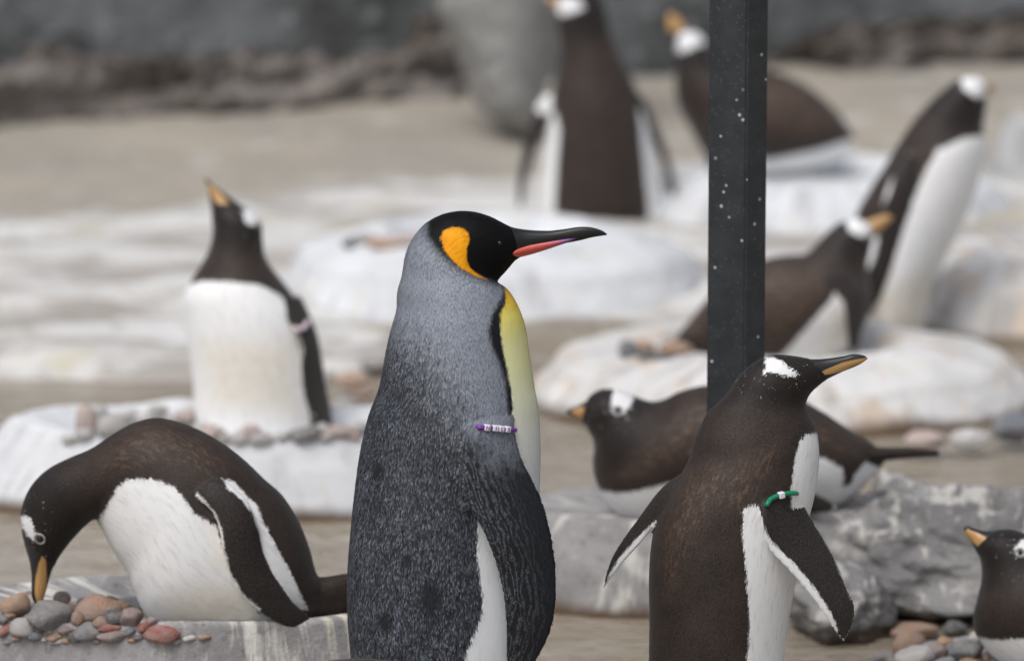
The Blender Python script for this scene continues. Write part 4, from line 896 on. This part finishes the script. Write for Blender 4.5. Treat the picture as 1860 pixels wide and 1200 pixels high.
g4b = [(2250, 1120, 2240, 1180, 20), (2180, 1080, 2170, 1215, 80), (2080, 1040, 2070, 1232, 115), (1990, 1022, 1960, 1236, 122), (1935, 1015, 1870, 1228, 115), (1905, 1008, 1808, 1195, 100), (1898, 997, 1775, 1155, 86), (1893, 987, 1768, 1122, 76), (1886, 979, 1776, 1085, 68), (1875, 972, 1783, 1048, 61), (1858, 967, 1781, 1017, 54), (1838, 961, 1777, 1007, 46), (1820, 961, 1773, 1000, 36)]
bird('gentoo_penguin', 'penguin raising its bill at the pebble pile, body cut by the frame', GRP, 8.52, g4b, white=[[(1740, 1146), (1768, 1150), (1800, 1160), (1860, 1158), (2000, 1150), (2260, 1150), (2260, 1300), (1700, 1300)]],
    patch=[(1843, 992), (1858, 978), (1885, 985), (1885, 1003), (1862, 1008), (1846, 1005)], headpoly=[(1740, 940), (1900, 940), (1900, 1040), (1780, 1060)], extra=[[(2230, 1120, 2220, 1170, 40), (2290, 1125, 2280, 1165, 25), (2340, 1130, 2335, 1150, 10)]],
    bill=[(1826, 963, 1778, 1003, 38), (1808, 963, 1771, 996, 27), (1786, 963, 1764, 985, 18), (1767, 958, 1756, 974, 12), (1757, 954, 1752, 966, 7), (1752, 957, 1751, 962, 3)], plate=[(1822, 996), (1798, 979), (1775, 967), (1758, 961), (1750, 964), (1753, 972), (1762, 982), (1778, 993), (1800, 998)], eyes=[(1853, 1003, 6.5, True)], plumage=(80000, .0066, .002, .0008), hidden=None)

g6b = [(375, 860, 575, 860, 70), (356, 810, 592, 810, 95), (354, 760, 598, 760, 104), (350, 690, 592, 690, 108), (343, 635, 580, 635, 108), (335, 575, 563, 580, 103), (333, 540, 540, 545, 95), (345, 514, 519, 517, 85), (363, 484, 496, 489, 71), (379, 455, 481, 462, 60), (386, 425, 477, 430, 53), (385, 402, 474, 402, 47), (384, 384, 462, 388, 39), (383, 372, 446, 379, 31)]
g6f = [(505, 548, 548, 540, 14, -60, -20), (527, 585, 566, 578, 11, -80, -30), (548, 625, 580, 618, 10, -86, -36), (552, 690, 590, 680, 9, -84, -36), (563, 742, 600, 735, 8, -80, -38), (584, 772, 606, 768, 5, -72, -44)]
g6, g6bv, _ = bird('gentoo_penguin', 'white-bellied penguin with its bill pointed at the sky', GRP, 10.0, g6b, flippers=[g6f], voxel=.0034,
    white=[[(320, 530), (343, 517), (370, 510), (420, 512), (470, 517), (500, 531), (520, 547), (530, 577), (540, 612), (553, 690), (565, 770), (565, 900), (300, 900), (300, 540)], [(575, 612), (600, 640), (625, 780), (600, 900), (592, 780), (585, 690)]],
    patch=[(440, 385), (452, 379), (470, 388), (474, 402), (462, 412), (446, 406)], headpoly=[(360, 300), (500, 380), (490, 450), (380, 440)], creampoly=[[(360, 620), (540, 620), (545, 760), (380, 740)], [(535, 610), (552, 610), (566, 770), (548, 770)]],
    bill=[(383, 378, 448, 382, 32), (381, 364, 432, 369, 22), (379, 350, 410, 353, 14), (375, 334, 388, 336, 8), (372, 325, 377, 326, 3)], plate=[(374, 336), (384, 335), (404, 354), (420, 376), (408, 386), (388, 362)], hidden=-1, billdepth=(18, 3), eyes=[(438, 393, 5, False)])
tube('flipper_band', [surf(g6bv, x, y, 9.9, .006) for x, y in [(532, 594), (540, 598), (548, 597), (556, 590), (560, 582)]], .004, M['pinkband'], g6)

g7b = [(1010, 480, 1190, 480, 60), (985, 430, 1205, 430, 82), (980, 380, 1206, 380, 90), (984, 320, 1198, 320, 92), (990, 260, 1186, 260, 90), (996, 210, 1173, 205, 84), (1004, 165, 1158, 165, 74), (1012, 130, 1142, 130, 64), (1016, 92, 1122, 92, 54), (1013, 55, 1108, 55, 48), (1011, 20, 1102, 25, 46), (1016, -10, 1092, -10, 38), (1022, -28, 1075, -30, 24)]
bird('gentoo_penguin', 'dark penguin seen from the back with spread flippers, before the grey boulder', GRP, 12.42, g7b, voxel=.004,
    flippers=[[(1012, 160, 1008, 215, 16, -20, -20), (982, 182, 1000, 222, 12, -22, -22), (958, 240, 988, 240, 9, -24, -22), (947, 285, 968, 290, 8, -24, -22), (940, 335, 956, 335, 7, -22, -20), (941, 375, 950, 375, 4, -20, -20)],
              [(1150, 160, 1152, 210, 16, -20, -20), (1174, 185, 1165, 215, 11, -22, -22), (1196, 235, 1180, 240, 8, -24, -22), (1217, 290, 1203, 300, 7, -24, -22), (1229, 350, 1217, 350, 6, -22, -20), (1226, 385, 1222, 385, 3, -20, -20)]],
    white=[[(960, 200), (1008, 205), (1016, 235), (1010, 310), (1007, 390), (1005, 500), (900, 500)], [(1160, 190), (1168, 280), (1178, 375), (1178, 430), (1178, 500), (1260, 500), (1260, 190)]],
    whiteflip=[[(964, 176), (1002, 170), (1002, 206), (986, 208), (972, 200)]], patch=[(1008, -2), (1030, -8), (1050, 0), (1062, 15), (1040, 24), (1020, 28), (1008, 18)], headpoly=[(1000, -60), (1120, -60), (1120, 70), (1000, 70)],
    bill=[(1026, 0, 1022, 14, 16), (1012, -4, 1010, 12, 12), (999, -6, 998, 6, 8), (990, -8, 990, -4, 3)], plate=[(1030, -10), (980, -15), (980, 15), (1030, 20)], hidden=1)
g8b = [(1550, 245, 1548, 262, 15), (1522, 205, 1527, 288, 45), (1485, 170, 1490, 306, 70), (1440, 142, 1440, 315, 86), (1390, 125, 1385, 318, 90), (1340, 118, 1325, 312, 85), (1307, 112, 1283, 285, 75), (1292, 105, 1254, 235, 65), (1289, 98, 1229, 185, 55), (1287, 88, 1226, 140, 48), (1281, 76, 1227, 108, 42), (1270, 62, 1229, 84, 34), (1256, 55, 1228, 70, 22)]
bird('gentoo_penguin', 'brown-backed penguin lying on the mound behind the post, bill raised', GRP, 12.56, g8b, voxel=.004, flippers=[[(1330, 180, 1300, 190, 16, -70, -75), (1330, 220, 1285, 230, 12, -84, -84), (1320, 265, 1280, 268, 9, -84, -84), (1305, 300, 1285, 300, 5, -80, -80)]],
    white=[[(1300, 320), (1340, 290), (1395, 290), (1420, 286), (1475, 275), (1550, 252), (1570, 330), (1300, 340)]], patch=[(1214, 64), (1240, 58), (1290, 58), (1290, 78), (1262, 84), (1240, 96), (1222, 94)], headpoly=[(1200, 30), (1300, 30), (1300, 130), (1200, 130)], wearpoly=[[(1380, 140), (1440, 140), (1510, 190), (1530, 235), (1460, 250), (1380, 230)]]*1,
    bill=[(1252, 62, 1222, 76, 16), (1242, 46, 1214, 56, 13), (1232, 32, 1212, 38, 9), (1220, 25, 1214, 27, 4)], plate=[(1250, 55), (1235, 20), (1205, 20), (1205, 60)], hidden=None)
g9b = [(1560, 640, 1650, 640, 55), (1550, 600, 1677, 600, 80), (1548, 540, 1692, 527, 92), (1546, 470, 1722, 460, 96), (1552, 400, 1755, 395, 95), (1576, 350, 1778, 330, 90), (1608, 300, 1790, 277, 82), (1638, 250, 1791, 252, 70), (1665, 212, 1786, 234, 58), (1695, 180, 1789, 212, 50), (1720, 158, 1792, 187, 45), (1745, 142, 1792, 168, 36), (1766, 140, 1793, 156, 24)]
bird('gentoo_penguin', 'tall leaning penguin turned away, white front, behind the wide mound', GRP, 11.22, g9b, voxel=.0036, flippers=[[(1640, 280, 1680, 300, 14, -70, -64), (1612, 340, 1664, 350, 11, -92, -84), (1592, 410, 1642, 420, 10, -98, -90), (1572, 480, 1616, 495, 9, -98, -92), (1555, 540, 1590, 555, 7, -94, -90), (1548, 590, 1565, 600, 4, -90, -88)]],
    white=[[(1800, 245), (1752, 250), (1702, 272), (1678, 318), (1655, 374), (1632, 442), (1604, 510), (1570, 560), (1540, 640), (1540, 700), (1850, 700), (1850, 245)]], whiteflip=[[(1600, 322), (1622, 318), (1616, 350), (1604, 372), (1580, 394), (1584, 360)], [(1580, 430), (1596, 430), (1584, 480), (1574, 490)]], patch=[(1745, 142), (1770, 138), (1792, 150), (1792, 175), (1772, 178), (1752, 162)], headpoly=[(1660, 120), (1820, 120), (1820, 240), (1700, 240)],
    bill=[(1786, 150, 1786, 178, 13, 10, 10), (1798, 154, 1797, 174, 9, 30, 30), (1808, 158, 1806, 168, 5, 50, 50)], plate=[(1780, 140), (1820, 140), (1820, 180), (1780, 180)], creampoly=[[(1560, 520), (1700, 500), (1680, 640), (1540, 640)]], hidden=None)
g10b = [(1232, 606, 1244, 640, 20), (1262, 570, 1290, 655, 50), (1300, 525, 1340, 668, 75), (1345, 490, 1390, 670, 92), (1393, 469, 1440, 668, 98), (1431, 463, 1490, 658, 98), (1456, 462, 1535, 635, 92), (1469, 456, 1568, 596, 84), (1480, 446, 1583, 550, 70), (1493, 432, 1580, 515, 60), (1508, 417, 1576, 485, 52), (1525, 404, 1580, 460, 46), (1545, 396, 1585, 440, 38), (1562, 397, 1588, 425, 26)]
bird('gentoo_penguin', 'brown penguin sitting on the wide mound behind the post, bill to the tall leaning one', GRP, 10.76, g10b, voxel=.0036, flippers=[[(1500, 500, 1550, 500, 14, -80, -60), (1530, 545, 1572, 540, 11, -92, -66), (1536, 590, 1568, 590, 9, -92, -70), (1540, 630, 1560, 630, 5, -88, -74)]],
    white=[[(1420, 645), (1470, 590), (1505, 550), (1522, 524), (1534, 530), (1540, 560), (1545, 700), (1380, 700)]], patch=[(1535, 400), (1555, 395), (1580, 408), (1584, 428), (1566, 432), (1545, 420)], headpoly=[(1490, 380), (1600, 380), (1600, 470), (1500, 470)], wearpoly=[[(1370, 490), (1450, 475), (1505, 520), (1440, 620), (1370, 640)], [(1240, 560), (1290, 540), (1280, 620), (1230, 620)]],
    bill=[(1572, 402, 1586, 432, 14), (1592, 395, 1602, 416, 10), (1610, 390, 1617, 402, 7), (1620, 393, 1621, 397, 3)], plate=[(1560, 380), (1640, 380), (1640, 440), (1580, 440)], creampoly=[[(1500, 560), (1545, 560), (1545, 640), (1500, 640)]], hidden=None)
# a bird crouched nearer the camera: only its back rises into the picture
g11b = [(x, y+498, x2, y2+498, d) for (x, y, x2, y2, d) in [(a-680, b, c-680, e, d) for (a, b, c, e, d) in g5b]]
bird('gentoo_penguin', 'dark back of a penguin crouched before the tall grey-backed one', GRP, 7.62, g11b, voxel=.004, white=[[(300, 1375), (960, 1365), (960, 1600), (300, 1600)]], headpoly=[(300, 1150), (500, 1150), (500, 1350), (300, 1350)], extra=[[(880, 1298, 875, 1340, 38), (930, 1303, 928, 1328, 28), (1000, 1308, 998, 1318, 12)]],
     bill=[(395, 1204, 382, 1262, 24), (382, 1218, 376, 1255, 18), (368, 1227, 366, 1247, 12), (349, 1235, 349, 1238, 3)], plate=[(412, 1234), (382, 1228), (368, 1231), (356, 1237), (366, 1247), (382, 1254), (405, 1256)], hidden=None,
     patch=[(436, 1196), (455, 1200), (471, 1210), (466, 1225), (453, 1240), (432, 1238), (430, 1217)], eyes=[(442, 1236, 7, True)])
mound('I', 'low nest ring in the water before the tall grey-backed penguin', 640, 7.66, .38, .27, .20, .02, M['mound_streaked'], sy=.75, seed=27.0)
for o in bpy.data.objects:
    if '_o' in o: del o['_o']
